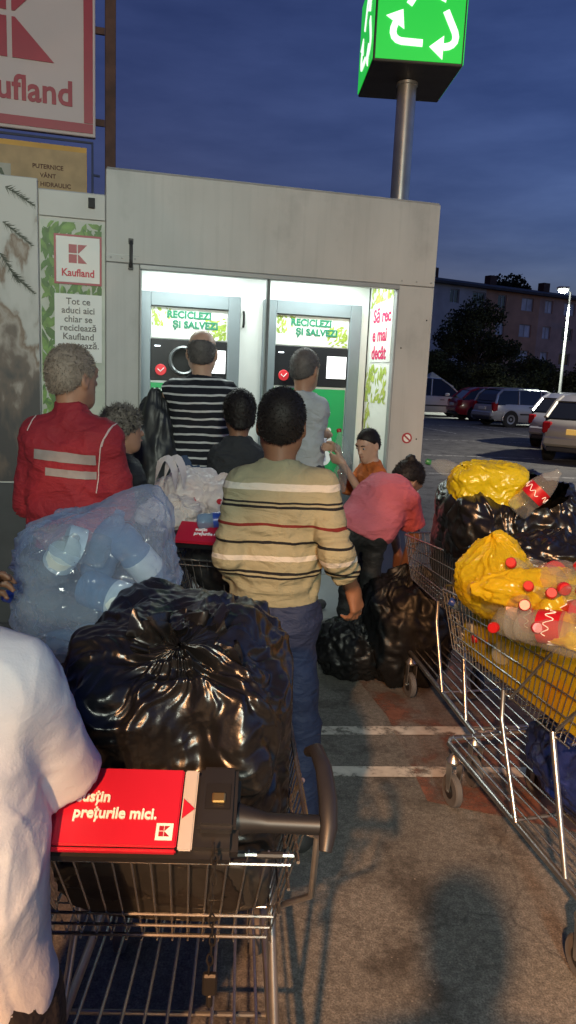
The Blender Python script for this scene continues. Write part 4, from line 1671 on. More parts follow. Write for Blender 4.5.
def car(label, loc, yaw, paint, kind='wagon', group='cars parked across the car park'):
    """front towards +x, length about 4.5 m"""
    t = thing('parked_car', label, 'car', loc, yaw, group)
    L2 = 2.22
    top = {'wagon': [(-2.12, .92), (-1.98, 1.28), (-1.78, 1.44), (-.6, 1.47), (.1, 1.44), (.55, 1.28), (1.02, .98)],
           'hatch': [(-1.98, 1.00), (-1.62, 1.34), (-1.25, 1.46), (-.3, 1.50), (.2, 1.46), (.65, 1.28), (1.05, 1.00)],
           'sedan': [(-1.62, .98), (-1.15, 1.28), (-.75, 1.42), (-.2, 1.45), (.2, 1.42), (.6, 1.26), (1.05, .98)],
           'van': [(-2.12, 1.0), (-2.06, 1.55), (-1.95, 1.80), (-.6, 1.84), (.5, 1.80), (.95, 1.5), (1.45, 1.05)]}[kind]
    belt = {'wagon': .93, 'hatch': .98, 'sedan': .97, 'van': 1.02}[kind]
    # lower body: cross-sections along x
    st_ = [(-2.22, .42, .70, .62), (-2.19, .36, .84, .72), (-2.05, .28, belt - .02, .80), (-1.5, .22, belt + .01, .85), (-.5, .20, belt, .87), (.6, .20, belt - .01, .87), (1.05, .22, belt - .02, .86), (1.6, .24, belt - .10, .83), (2.0, .27, belt - .20, .77), (2.18, .33, belt - .32, .66), (2.23, .42, belt - .40, .55)]
    secs = []
    for x, zb, zt, w in st_:
        h = zt - zb
        half = [(w * .90, zb), (w * .985, zb + h * .18), (w, zb + h * .45), (w * .99, zb + h * .72), (w * .95, zb + h * .95), (w * .86, zt)]
        secs.append([(x, y, z) for y, z in half] + [(x, -y, z) for y, z in half[::-1]])
    n = len(secs[0])
    mb = MB()
    fs = [(i * n + k, i * n + (k + 1) % n, (i + 1) * n + (k + 1) % n, (i + 1) * n + k) for i in range(len(secs) - 1) for k in range(n)]
    fs += [tuple(range(n)), tuple(range((len(secs) - 1) * n, len(secs) * n))]
    mb.add([p for s in secs for p in s], fs)
    # roof and pillars
    W_ = lambda z: .80 - (z - belt) * .30
    rf = [p for p in top if p[1] > 1.2]
    zt = max(p[1] for p in top)
    roof = [p for p in top if p[1] >= zt - .16]
    for i in range(len(roof) - 1):
        (x0, z0), (x1, z1) = roof[i], roof[i + 1]
        w0, w1 = W_(z0), W_(z1)
        mb.add([(x0, -w0, z0), (x1, -w1, z1), (x1, w1, z1), (x0, w0, z0), (x0, -w0 + .06, z0 + .035), (x1, -w1 + .06, z1 + .035), (x1, w1 - .06, z1 + .035), (x0, w0 - .06, z0 + .035)],
               [(0, 1, 5, 4), (2, 3, 7, 6), (4, 5, 6, 7), (0, 3, 2, 1)])
    for s in (-1, 1):
        def pil(xa, za, xb, zb, w=.035):
            mb.tube([(xa, s * (W_(za) + .004), za), (xb, s * (W_(zb) + .004), zb)], w, 6)
        pil(*top[-1], *top[-2])
        pil(*top[-2], *top[-3])
        pil(*top[0], *top[1], .05)
        pil(*top[1], *top[2], .05)
        for xp in ((-1.05, -.02) if kind != 'sedan' else (-.05,)):
            pil(xp, belt - .02, xp + .05, zt - .04, .030)
    mb.build('body', paint, t, smooth=True)
    # greenhouse
    pts = [p for p in top]
    gs = []
    for x, z in pts:
        w = W_(z)
        gs.append([(x, -W_(belt), belt - .06), (x, -w, z), (x, w, z), (x, W_(belt), belt - .06)])
    mb = MB()
    fs = [(i * 4 + k, i * 4 + (k + 1) % 4, (i + 1) * 4 + (k + 1) % 4, (i + 1) * 4 + k) for i in range(len(gs) - 1) for k in range(4)] + [(0, 1, 2, 3), tuple(range(len(gs) * 4 - 4, len(gs) * 4))]
    mb.add([p for g in gs for p in g], fs)
    mb.build('window', CGLASS, t)
    for x in (-1.42, 1.36):
        for s in (-1, 1):
            mb = MB().lathe([(.20, -.10), (.30, -.09), (.315, -.04), (.315, .06), (.30, .10), (.20, .10)], (x, s * .79, .315), (0, s, 0), 24)
            wheel = mb.build('wheel', TYRE, t, smooth=True)
            mb = MB().lathe([(.20, .085), (.185, .105), (.06, .095), (.05, .11), (.001, .11)], (x, s * .79, .315), (0, s, 0), 20)
            mb.build('rim', RIM, wheel, smooth=True)
            mb = MB()
            pa = [(x + .37 * math.cos(a), s * .868, .315 + .37 * math.sin(a)) for a in np.linspace(-.15, math.pi + .15, 15)]
            mb.tube(pa, .024, 6)
            mb.build('wheel_arch', BLACKP if kind == 'van' else paint, t)
            mb = MB().lathe([(.355, 0), (.355, .02)], (x, s * .852, .325), (0, s, 0), 24)
            mb.build('wheel_well', TYRE, t)
    for s in (-1, 1):
        zl, zh = (.62, .98) if kind in ('wagon', 'van') else (.66, .92)
        mb = MB().box((-2.20, min(s * .60, s * .80), zl), (-1.98, max(s * .60, s * .80), zh))
        mb.build('tail_light', LAMP_R, t, bevel=.03)
        MB().box((.62, min(s * .86, s * 1.0), belt - .01), (.82, max(s * .86, s * 1.0), belt + .13)).build('wing_mirror', paint, t, bevel=.03)
        for xd in (-.62, .42):
            MB().box((xd, min(s * .868, s * .893), .80), (xd + .2, max(s * .868, s * .893), .83)).build('door_handle', BLACKP, t, bevel=.005)
        MB().box((-1.0, min(s * .868, s * .884), .50), (.95, max(s * .868, s * .884), .56)).build('side_strip', BLACKP, t, bevel=.005)
    MB().box((-2.27, -.74, .40), (-2.10, .74, .60)).build('bumper', paint, t, bevel=.04)
    MB().box((-2.25, -.66, .27), (-2.08, .66, .385)).build('bumper_insert', BLACKP, t, bevel=.02)
    MB().box((-2.245, -.26, .66), (-2.20, .26, .78)).build('number_plate', PLATE, t, bevel=.008)
    MB().box((-2.10, -.56, belt + .08), (-2.04, .56, belt + .10)).build('wiper', BLACKP, t) if kind == 'wagon' else None
    if kind == 'wagon':
        for s in (-1, 1):
            MB().tube([(-1.7, s * .58, 1.47), (-1.6, s * .58, 1.53), (-.1, s * .58, 1.55), (.05, s * .58, 1.48)], .017, 6).build('roof_rail', GALV, t)
    return t


def paint_mat(name, c, metal=.0):
    return M(name, c, .28, metal, var=.05, vs=2, coat=.6)


SILVER_P = paint_mat('silver_paint', (.46, .47, .50), .35)


def car_at(px, Y, yaw, lx, ly):
    """ground place of a car whose own point (lx, ly) stands Y metres ahead in picture column px"""
    c = W(px, 425, Y)
    return (c[0] - (lx * math.cos(yaw) - ly * math.sin(yaw)), c[1] - (lx * math.sin(yaw) + ly * math.cos(yaw)), 0)


car('silver estate car with roof rails parked beyond the right cart', car_at(492, 29.6, R(17.5), -2.2, -.80), R(17.5), SILVER_P, 'wagon')
car('red hatchback between the white car and the silver estate car', car_at(456, 33.5, R(5), -2.2, -.80), R(5), paint_mat('red_paint', (.36, .012, .025)), 'hatch')
car('white family car half hidden by the kiosk corner', car_at(474, 36.5, R(2), 2.2, -.80), R(2), paint_mat('white_paint', (.66, .67, .66)), 'van')
car('pale silver hatchback overlapped by the champagne car at the right edge', car_at(528, 20.5, R(50), -2.2, .78), R(50), SILVER_P, 'hatch')
cn = car('champagne silver hatchback nearest on the right edge, seen from behind', car_at(543, 16.6, R(56), -2.2, .78), R(56), paint_mat('champagne_paint', (.46, .43, .37), .3), 'hatch')
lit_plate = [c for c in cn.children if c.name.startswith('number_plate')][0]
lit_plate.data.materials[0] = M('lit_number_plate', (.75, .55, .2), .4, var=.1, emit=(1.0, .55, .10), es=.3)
car('pale car whose roof shows behind the silver estate car', car_at(533, 36.5, R(17.5), -.5, -.8), R(17.5), paint_mat('pale_paint', (.5, .52, .53), .2), 'sedan')

# unseen tree added behind the photographer, placed to block and dapple the sodium light
tree('added_shade_tree', 'unseen leafy tree added left of the photographer to dapple the orange lamp light', -2.35, -2.6, 6.4, 1.95, 5.1, 17, 26000, .17, M('leaf_green', (.06, .09, .03), .6, var=.4, vs=2), 34)
# ------------------------------------------------------------------ shopping carts
WIRE = M('cart_wire_zinc', (.46, .46, .45), .26, .92, var=.15, vs=30)
TUBEM = M('cart_tube_zinc', (.42, .42, .41), .30, .9, var=.15, vs=14)
CPLAST = M('cart_grey_plastic', (.016, .016, .018), .45, var=.12, vs=18)
LOCKP = M('lock_dark_plastic', (.011, .0115, .013), .45, var=.15, vs=18)
CRED = M('advert_red', (.44, .012, .032), .35, var=.05)
CGREY = M('advert_pale_grey', (.42, .40, .39), .4, var=.05)
DCHAIN = M('dark_chain', (.05, .048, .045), .4, .8, var=.2)
BRASS = M('brass', (.45, .32, .12), .35, .9, var=.1)
WHEELG = M('caster_grey_rubber', (.10, .10, .105), .6, var=.2)


def basket_pt(u, v, side):
    """u 0 rear..1 front, v 0 floor..1 rim, side -1/1"""
    yr, yf = .21 - .15 * v, 1.03 + .07 * v
    y = yr + (yf - yr) * u
    zr, zf = .612 + .333 * v, .635 + .225 * v
    z = zr + (zf - zr) * u
    w = (.215 + .050 * v) * (1 - u) + (.195 + .035 * v) * u
    return V(side * w, y, z)


def make_cart(label, loc, yaw):
    t = thing('shopping_cart', label, 'shopping cart', loc, yaw, 'wire shopping carts loaded with bags')
    rw, hw = .0019, .0031
    mb = MB()
    for v in (0, .28, .52, .76, 1.0):
        ring = [basket_pt(0, v, -1), basket_pt(.93, v, -1), basket_pt(1, v, -.82), basket_pt(1, v, .82), basket_pt(.93, v, 1), basket_pt(0, v, 1)]
        mb.tube(ring, .0052 if v == 1 else hw, 7)
    for s in (-1, 1):
        for i in range(1, 33):
            u = i / 34
            mb.tube([basket_pt(u, 1, s), basket_pt(u, 0, s)], rw, 5)
    for i in range(-6, 7):
        s = i / 7.4
        mb.tube([basket_pt(1, 1, s), basket_pt(1, 0, s)], rw, 5)
        mb.tube([basket_pt(0, 0, s), basket_pt(1, 0, s)], rw, 5)
    for i in range(1, 9):
        u = i / 9
        mb.tube([basket_pt(u, 0, -1), basket_pt(u, 0, 1)], rw, 5)
    mb.build('basket', WIRE, t, smooth=True)
    # the hinged rear gate
    mb = MB()
    o = V(0, .006, 0)
    for v in (.03, .13, .24, .72, .80):
        mb.tube([basket_pt(0, v, -.96) + o, basket_pt(0, v, .96) + o], hw * (1.25 if v in (.03, .80) else 1), 7)
    for i in range(-7, 8):
        s = i / 7.6
        mb.tube([basket_pt(0, .82, s) + o * 1.6, basket_pt(0, .0, s) + o * 1.6], rw, 5)
    mb.build('rear_gate', WIRE, t, smooth=True)
    for s in (-.62, -.30, .25, .55, .8):
        p = basket_pt(0, .80, s) + o
        MB().tube([p - V(.022, 0, 0), p + V(.022, 0, 0)], .0062, 8).build('gate_hinge', CPLAST, t, smooth=True)
    # handle: brackets, red advert, coin lock, grips, end loops
    mb = MB()
    mb.tube([(-.275, 0, 1.0), (.275, 0, 1.0)], .0125, 12)
    for s in (-1, 1):
        mb.tube([basket_pt(.03, 1, s), V(s * .272, .05, .975), V(s * .275, .0, 1.0)], .009, 8)
    mb.build('handle_bar', TUBEM, t, smooth=True)
    tilt = R(28)
    ux, uu = V(1, 0, 0), V(0, math.cos(tilt), math.sin(tilt))
    un = np.cross(ux, uu)
    o = V(0, .005, 1.008)

    def slab(name, x0, x1, y0, y1, t0, t1, mat, par=t, bev=.006):
        mb = MB()
        mb.prism([(x0, y0), (x1, y0), (x1, y1), (x0, y1)], t1 - t0, o + un * t0, ux, uu, un)
        return mb.build(name, mat, par, bevel=bev, segs=2)
    slab('handle_body', -.176, .152, -.070, .070, -.022, .016, LOCKP, bev=.012)
    pl = slab('advert_panel', -.168, .062, -.062, .064, .017, .0215, CRED, bev=.002)
    slab('advert_lip', -.168, .062, -.069, -.064, .012, .0215, CRED, pl, .002)
    slab('pale_strip', .064, .085, -.066, .064, .017, .0212, CGREY, bev=.002)
    ar = MB().prism([(.066, -.018), (.084, -.002), (.066, .014)], .001, o + un * .0222, ux, uu, un).build('arrow', CRED, t)
    text('lettering', 'susțin', .024, TXT_W, pl, o + un * .0225 + ux * -.096 + uu * .006, ux, uu, bold=.0007, sx=.92)
    text('lettering', 'prețurile mici.', .024, TXT_W, pl, o + un * .0225 + ux * -.096 + uu * -.020, ux, uu, bold=.0007, sx=.92)
    lg = MB().prism([(.030, -.052), (.055, -.052), (.055, -.026), (.030, -.026)], .0008, o + un * .0216, ux, uu, un).build('small_logo', TXT_W, pl)
    k_mark(lg, o + un * .0226 + ux * .0425 + uu * -.0385, .016, un, ux, uu, t=.0005)
    # coin lock
    lk = slab('coin_lock', .090, .148, -.040, .062, .017, .040, LOCKP, bev=.006)
    slab('lock_recess', .100, .138, -.012, .030, .0405, .0415, M('recess_black', (.006, .006, .006), .5), lk, .001)
    MB().prism([(.110, -.004), (.130, -.004), (.130, .012), (.110, .012)], .006, o + un * .042, ux, uu, un).build('coin_slot', BRASS, lk, bevel=.002)
    mb = MB()
    p = o + ux * .118 + uu * -.060 + un * .03
    z = p[2]
    k = 0
    while z > .800:
        a = k % 2
        q = V(p[0] + .002 * math.sin(k * .9), p[1] - .012, z)
        d1 = V(.0055, 0, 0) if a else V(0, .0055, 0)
        mb.tube([q + d1 * .8 * math.cos(x) + V(0, 0, .0105) * math.sin(x) for x in np.linspace(0, 2 * math.pi, 10)[:-1]], .0014, 5, closed=True)
        z -= .0165
        k += 1
    ch = mb.build('lock_chain', DCHAIN, lk, smooth=True)
    mb = MB().box((p[0] - .011, p[1] - .018, z - .026), (p[0] + .011, p[1] - .006, z + .010))
    mb.box((p[0] - .005, p[1] - .015, z - .050), (p[0] + .005, p[1] - .009, z - .0262))
    mb.build('lock_key', LOCKP, lk, bevel=.003)
    for s, x0, x1 in ((1, .150, .275), (-1, .172, .275)):
        mb = MB().tube([(s * x0, .004, 1.004), (s * (x0 + .02), .002, 1.004), (s * (x0 + .045), .0, 1.002), (s * x1, .0, 1.0)], [.024, .019, .0148, .0150], 14)
        mb.build('grip', LOCKP, t, smooth=True)
        pts = [(s * .266, .170, 1.030), (s * .277, .135, 1.052), (s * .286, .08, 1.047), (s * .290, .03, 1.024), (s * .289, -.005, .998), (s * .284, -.025, .972)]
        mb = MB().tube(pts, [.009, .0125, .0142, .0150, .0145, .010], 12)
        mb.build('handle_loop', CPLAST, t, smooth=True)
        mb = MB().tube([basket_pt(.0, 1, s) + V(s * .004, 0, 0), V(s * .281, .075, .93), V(s * .279, .10, .80), basket_pt(.08, .1, s) + V(s * .006, 0, 0)], .006, 8)
        mb.build('side_bracket', TUBEM, t, smooth=True)
    # lower rack and frame
    mb = MB()
    fr = [V(-.255, .0, .235), V(-.205, .93, .250), V(-.18, .965, .250), V(.18, .965, .250), V(.205, .93, .250), V(.255, .0, .235)]
    mb.tube(fr, .0115, 10)
    mb.tube([(-.252, .05, .237), (.252, .05, .237)], .008, 8)
    mb.tube([(-.232, .43, .232), (.232, .43, .232)], .006, 8)
    mb.build('frame', TUBEM, t, smooth=True)
    mb = MB()
    for i in range(-4, 5):
        s = i / 4.6
        mb.tube([(s * .25, .0, .252), (s * .20, .955, .262)], .0040, 7)
    mb.build('lower_rack', WIRE, t, smooth=True)
    for s in (-1, 1):
        a = basket_pt(.10, 0, s)
        mb = MB().tube([a + V(s * .004, 0, .01), V(s * .246, .115, .236)], .0095, 10)
        mb.build('rear_post', TUBEM, t, smooth=True)
        a = basket_pt(.46, 0, s)
        mb = MB().tube([a + V(s * .004, 0, .01), a + V(s * .012, -.02, -.09), V(s * .236, .395, .24)], .0085, 10)
        mb.build('front_post', TUBEM, t, smooth=True)
        MB().tube([basket_pt(.18, 1, s) + V(s * .006, 0, 0), basket_pt(.40, 0, s) + V(s * .006, 0, 0)], .0045, 8).build('side_stay', TUBEM, t, smooth=True)
        for (x, y) in ((s * .245, .02), (s * .195, .90)):
            mb = MB()
            mb.lathe([(.026, 0), (.030, .012), (.020, .030), (.012, .040)], (x, y, .180), (0, 0, 1), 18)
            for q in (-1, 1):
                mb.prism([(-.022, 0), (.022, 0), (.010, -.115), (-.012, -.115)], .004, (x + q * .021, y - .012, .182), (0, 1, 0), (0, 0, 1), (q, 0, 0))
            mb.tube([(x - .026, y - .012, .070), (x + .026, y - .012, .070)], .006, 8)
            cw = mb.build('caster', TUBEM, t, smooth=True)
            mb = MB().lathe([(.030, -.015), (.060, -.015), (.066, -.010), (.066, .010), (.060, .015), (.030, .015)], (x, y - .012, .068), (1, 0, 0), 26)
            mb.build('tyre', WHEELG, cw, smooth=True)
            mb = MB().lathe([(.031, -.0165), (.031, .0165)], (x, y - .012, .068), (1, 0, 0), 18)
            mb.build('hub', CPLAST, cw)
    return t


CA = make_cart('nearest cart with a red advert panel, coin lock and big tied black bag', (-.205, 1.025, 0), R(2))


def cart_copy(label, loc, yaw):
    c = copy_tree(CA)
    c.location = loc
    c.rotation_euler = (0, 0, yaw)
    c['label'] = label
    return c


CA.rotation_euler = (0, 0, R(2))
cart_copy('cart with white carrier bags, left of the striped sweater man', (-.285, 2.98, 0), R(-7))
cart_copy('nearest right cart heaped with a yellow bag of empty bottles', (1.143, 1.928, 0), R(16))
cart_copy('right rear cart carrying an open black bag with yellow bag on top', (1.075, 2.93, 0), R(12))

# ------------------------------------------------------------------ bags
BLACKBAG = M('black_bag_film', (.007, .007, .0075), .29, var=.2, vs=10, bump=.25, bs=22, bd=.010, spec=.6)
DARKBAG = M('thin_dark_bag_film', (.020, .021, .021), .45, var=.2, vs=10, bump=.15, bs=40, bd=.006)
SHADEDBAG = M('shaded_black_bag_film', (.007, .007, .0075), .45, var=.2, vs=10, bump=.2, bs=22, bd=.008, spec=.3)  # black bag film with its sheen cut to put shade on the floor bags
NAVYBAG = M('navy_bag_film', (.012, .022, .11), .3, var=.2, vs=10, bump=.3, bs=40, bd=.006)
BLUEFILM = film('blue_bag_film', (.86, .92, 1.0), .76, .10, (.46, .56, .74), 1.0, wr=7, edge=.75, glow=.35)
WHITEFILM = film('white_bag_film', (.96, .93, .91), .30, .28, (.86, .79, .76), wr=16)
YELLOWFILM = film('yellow_bag_film', (1.0, .90, .20), .50, .14, (.92, .72, .035), .8, wr=18, edge=.85, glow=.45)
YELLOWBAG = film('yellow_bag', (.95, .85, .12), .18, .25, (.66, .56, .02), .6, wr=20, edge=1.0, glow=.3)
CLEARFILM = film('clear_bottle_plastic', (.95, .97, .96), .87, .06, (.62, .63, .62), 1.0, 18, edge=.40)
BLUEPET = film('blue_bottle_plastic', (.66, .84, .98), .50, .08, (.32, .46, .62), .9, 24, edge=.8)
CAP_RED = M('red_bottle_cap', (.38, .010, .012), .35, var=.05)
CAP_BLUE = M('blue_bottle_cap', (.02, .06, .35), .35, var=.05)
LABEL_RED = M('red_bottle_label', (.36, .008, .014), .3, var=.08)
LABEL_PALE = M('pale_bottle_label', (.55, .62, .62), .4, var=.08)


def bag_mesh(c, r, knot=(0, 0, 1), seed=0, nu=170, nt=120, lump=.06, crumple=.010, fold=.05, pulls=(), flat_z=None, open_t=None, sq=1.0, gather=.9, nf=17, box=None, cs=1.0):
    """a filled plastic bag: an uneven blob with sharp creases that run to the knot"""
    c, r = np.asarray(c, float), np.asarray(r, float)
    kz = nrm(knot)
    kx = nrm(np.cross(kz, (0, 1, 0) if abs(kz[1]) < .9 else (1, 0, 0)))
    ky = np.cross(kz, kx)
    t0 = .02 if open_t is None else open_t
    th = np.linspace(0, 1, nt) ** (1.15 if open_t is None else 1.0) * (math.pi - .02 - t0) + t0
    ph = np.arange(nu) * 2 * math.pi / nu
    TH, PH = np.meshgrid(th, ph, indexing='ij')
    TH, PH = TH.ravel(), PH.ravel()
    D = np.sin(TH)[:, None] * (np.cos(PH)[:, None] * kx + np.sin(PH)[:, None] * ky) + np.cos(TH)[:, None] * kz
    if sq != 1.0:
        D2 = np.sign(D) * np.abs(D) ** sq
        D2 /= (np.abs(D2) ** 4).sum(1)[:, None] ** .25
        P = D2 * r
    else:
        P = D * r
    s = np.ones(len(P))
    s += lump * 2.2 * pn(D * 1.6, seed) + lump * 1.3 * pn(D * 3.6, seed + 1)
    # creases fanning out from the knot
    wob = PH[:, None] + .5 * pn(D * 2.2, seed + 2)[:, None]
    circ = np.concatenate([np.cos(wob), np.sin(wob), TH[:, None] * .35], 1)
    fa = ridged(circ * nf / 6.28 * 1.0, seed + 3) + .5 * ridged(circ * nf / 2.6, seed + 4)
    wt = np.exp(-TH / gather) if open_t is None else np.exp(-(TH - t0) / gather)
    s += fold * fa * (wt + .12)
    for dv, am, pw in pulls:
        s += am * np.clip(D @ nrm(dv), 0, 1) ** pw
    P = P * s[:, None]
    if open_t is None:
        P = P + kz * (np.exp(-TH / .16) * .18 * r.mean() * 0.5)[:, None]
    N = nrm(r) * 0 + D
    Q = P / r.mean()
    w = pn(Q * 2.2, seed + 8)[:, None]
    cr = ridged(Q * 3.4 * cs + w, seed + 5) * 1.1 + .5 * ridged(Q * 7.5 * cs + w * 2, seed + 6) + .15 * ridged(Q * 16 * cs + w * 3, seed + 7) + .05 * ridged(Q * 31 * cs + w * 4, seed + 9)
    P = P + N * (cr * crumple)[:, None]
    P = P + c
    if flat_z is not None:
        z = P[:, 2]
        P[:, 2] = np.where(z < flat_z, flat_z + (z - flat_z) * .06, z)
    if box is not None:
        lo, hi = box
        for a_ in range(3):
            for lim, sg in ((lo[a_], -1), (hi[a_], 1)):
                if lim is None:
                    continue
                e = (P[:, a_] - lim) * sg
                P[:, a_] = np.where(e > 0, lim + sg * e * .12, P[:, a_])
    f = []
    for i in range(nt - 1):
        b0, b1 = i * nu, (i + 1) * nu
        f += [(b0 + k, b1 + k, b1 + (k + 1) % nu, b0 + (k + 1) % nu) for k in range(nu)]
    f.append(tuple((nt - 1) * nu + k for k in range(nu)))
    if open_t is None:
        f.append(tuple(range(nu))[::-1])
    return P, f


def bag(name, label, cat, P, f, mat, group=None, base=None):
    base = V(P[:, 0].mean(), P[:, 1].mean(), P[:, 2].min()) if base is None else np.asarray(base, float)
    T = thing(name, label, cat, base, 0, group)
    mesh_from('bag_skin', P, f, mat, T)
    return T


def tuft(parent, p, d, L, r, mat, seed=0, name='tied_neck', n=60, m=22):
    """the gathered end of a bag beyond its knot, flaring and crumpled"""
    d = nrm(d)
    u = nrm(np.cross(d, (1, 0, .2)))
    w = np.cross(d, u)
    vs = []
    for i in range(m):
        t = i / (m - 1)
        rad = r * (.28 + .9 * t ** 1.3)
        for k in range(n):
            a = 2 * math.pi * k / n
            ff = 1 + (.35 + .4 * t) * math.sin(5 * a + seed) * math.sin(2 * a + 1.3 * seed + 2 * t) + .18 * math.sin(11 * a + 4 * t + seed)
            bend = .25 * L * t * t
            vs.append(np.asarray(p) + d * (L * t * (1 + .2 * math.sin(3 * a + seed))) + (u * math.cos(a) * ff + w * math.sin(a) * ff * .6) * rad + u * bend)
    f = [(i * n + k, i * n + (k + 1) % n, (i + 1) * n + (k + 1) % n, (i + 1) * n + k) for i in range(m - 1) for k in range(n)]
    return mesh_from(name, vs, f, mat, parent)


def knot_ring(parent, p, r, mat, ax=(0, 0, 1)):
    ax = nrm(ax)
    u = nrm(np.cross(ax, (1, 0.3, 0)))
    w = np.cross(ax, u)
    mb = MB()
    mb.tube([np.asarray(p) + u * r * math.cos(a) + w * r * .8 * math.sin(a) + ax * .012 * math.sin(2 * a) for a in np.linspace(0, 2 * math.pi, 18)[:-1]], r * .42, 10, closed=True)
    mb.tube([np.asarray(p) - u * r * 1.4 - ax * .02, np.asarray(p) + ax * .02, np.asarray(p) + u * r * 1.5 - ax * .01], [r * .3, r * .5, r * .25], 8)
    return mb.build('knot', mat, parent, world=True, smooth=True)


# the big tied black bag on the nearest cart
kn = V(-.188, 1.335, 1.150)
P, f = bag_mesh((-.205, 1.47, .925), (.215, .30, .250), nrm(V(.06, -.62, 1)), seed=5, nu=300, nt=220, lump=.05, crumple=.0135, fold=.050, gather=.75, nf=13, cs=.50,
                flat_z=.66, sq=.85, box=((-.41, 1.10, None), (.025, 1.84, None)))
def behind_gate(P):
    """keep a bag of the nearest cart on the inner side of its slanting gate"""
    lim = 1.025 + .21 - .15 * np.clip((P[:, 2] - .612) / .333, 0, 1) + .03
    e = lim - P[:, 1]
    P[:, 1] = np.where((e > 0) & (P[:, 2] < .97), lim + .06 * (1 - np.exp(-np.abs(e) * 2)) * 0 - .008 * np.exp(-np.abs(e)), P[:, 1])
    return P


P = behind_gate(P)
bb = bag('tied_bag', 'big glossy black bag, knotted on top, filling the nearest cart', 'bag', P, f, BLACKBAG)
tuft(bb, kn + V(.0, .0, -.01), V(-.10, .25, 1), .075, .065, BLACKBAG, 1)
tuft(bb, kn + V(.015, -.01, -.005), V(.9, -.1, .5), .09, .045, BLACKBAG, 4, 'bag_ear')
tuft(bb, kn + V(-.015, -.015, -.005), V(-.8, -.35, .3), .08, .045, BLACKBAG, 2, 'bag_ear')
knot_ring(bb, kn + V(0, -.02, -.005), .026, BLACKBAG, (.2, -.8, .6))
# dark bag hanging inside behind the gate
P, f = bag_mesh((-.20, 1.26, .775), (.20, .13, .13), (0, .2, 1), seed=12, nu=90, nt=60, lump=.04, crumple=.008, box=((-.40, 1.165, .655), (.0, 1.5, .90)))
P = behind_gate(P)
bag('flat_bag', 'small flat black bag pressed against the gate of the nearest cart', 'bag', P, f, DARKBAG)

# blue see-through bag
bc = W(98, 572, 1.93)
P, f = bag_mesh(bc + V(0, .02, -.02), (.185, .17, .165), (-.95, -.1, .12), seed=21, nu=230, nt=170, lump=.03, crumple=.009, fold=.075, gather=1.1, nf=15, sq=.95, cs=.62,
                pulls=[(V(.42, 0, .92), .50, 12), (V(1, -.1, -.12), .12, 9), (V(-.5, -.2, -.7), .10, 5)])
P[:, 2] = np.maximum(P[:, 2], .735)
blue = bag('clear_bag', 'large bluish see-through bag full of empty bottles, left of the black bag', 'bag', P, f, BLUEFILM)


def bottle(label, p, d, L=.31, r=.044, mat=CLEARFILM, cap=CAP_RED, lab=None, group=None, script=False, name='plastic_bottle'):
    """empty drink bottle lying along d with its base at p"""
    d = nrm(d)
    t = thing(name, label, 'bottle', p, 0, group)
    prof = [(.0, .010), (r * .55, .0), (r * .92, .006), (r, .02), (r, L * .20), (r * .93, L * .24), (r * .93, L * .28), (r, L * .32), (r, L * .58), (r * .94, L * .64), (r * .72, L * .78), (r * .40, L * .88), (r * .31, L * .92), (r * .31, L * .965)]
    MB().lathe(prof, p, d, 20).build('bottle_body', mat, t, world=True, smooth=True)
    if cap:
        q = np.asarray(p) + d * L * .955
        MB().lathe([(r * .36, 0), (r * .37, .004), (r * .37, .017), (r * .31, .021)], q, d, 16).build('cap', cap, t, world=True, smooth=True)
    if lab:
        lb = MB().lathe([(r * 1.015, L * .34), (r * 1.02, L * .36), (r * 1.02, L * .55), (r * 1.015, L * .57)], p, d, 20).build('label_band', lab, t, world=True, smooth=True)
        if script:
            # white flourish of the printed label
            ax = d
            u = nrm(np.cross(ax, (.3, .9, .1)))
            w = np.cross(ax, u)
            for ph in (0, 2.1, 4.2):
                mb = MB()
                pts = []
                for k in range(26):
                    s_ = k / 25
                    a = ph + 1.7 * s_
                    h = L * (.455 + .055 * math.sin(s_ * 19) * (1 - .5 * s_) + .02 * math.sin(s_ * 5))
                    pts.append(np.asarray(p) + ax * h + (u * math.cos(a) + w * math.sin(a)) * r * 1.035)
                mb.tube(pts, .0015, 5)
                mb.build('label_script', TXT_W, lb, world=True)
    return t


rnd = random.Random(5)
for i, (px, py, Y, dv, L, r, mt, cp, lb) in enumerate((
        (60, 560, 1.86, (.5, -.4, .7), .17, .040, CLEARFILM, None, LABEL_PALE),
        (78, 545, 1.90, (-.8, -.3, .3), .20, .045, CLEARFILM, None, LABEL_PALE),
        (120, 600, 1.86, (.9, -.3, -.2), .28, .048, BLUEPET, CAP_BLUE, LABEL_PALE),
        (105, 550, 1.98, (.3, -.2, .7), .22, .045, BLUEPET, None, None),
        (60, 610, 1.92, (-.6, -.4, .3), .24, .042, CLEARFILM, CAP_BLUE, None),
        (140, 560, 1.98, (.5, .3, -.7), .26, .045, BLUEPET, None, LABEL_PALE),
        (90, 640, 1.95, (.9, .1, .2), .28, .046, BLUEPET, CAP_BLUE, None),
        (40, 585, 1.92, (-.2, -.5, .8), .18, .040, CLEARFILM, None, None))):
    p = W(px, py, Y - .05)
    bottle('empty bottle inside the bluish see-through bag', p - nrm(dv) * L * .4, dv, L, r, mt, cp, lb, 'bottles in the bluish bag')

# white carrier bags on the second cart
WHITE_BAGS = 'white carrier bags on the second cart'


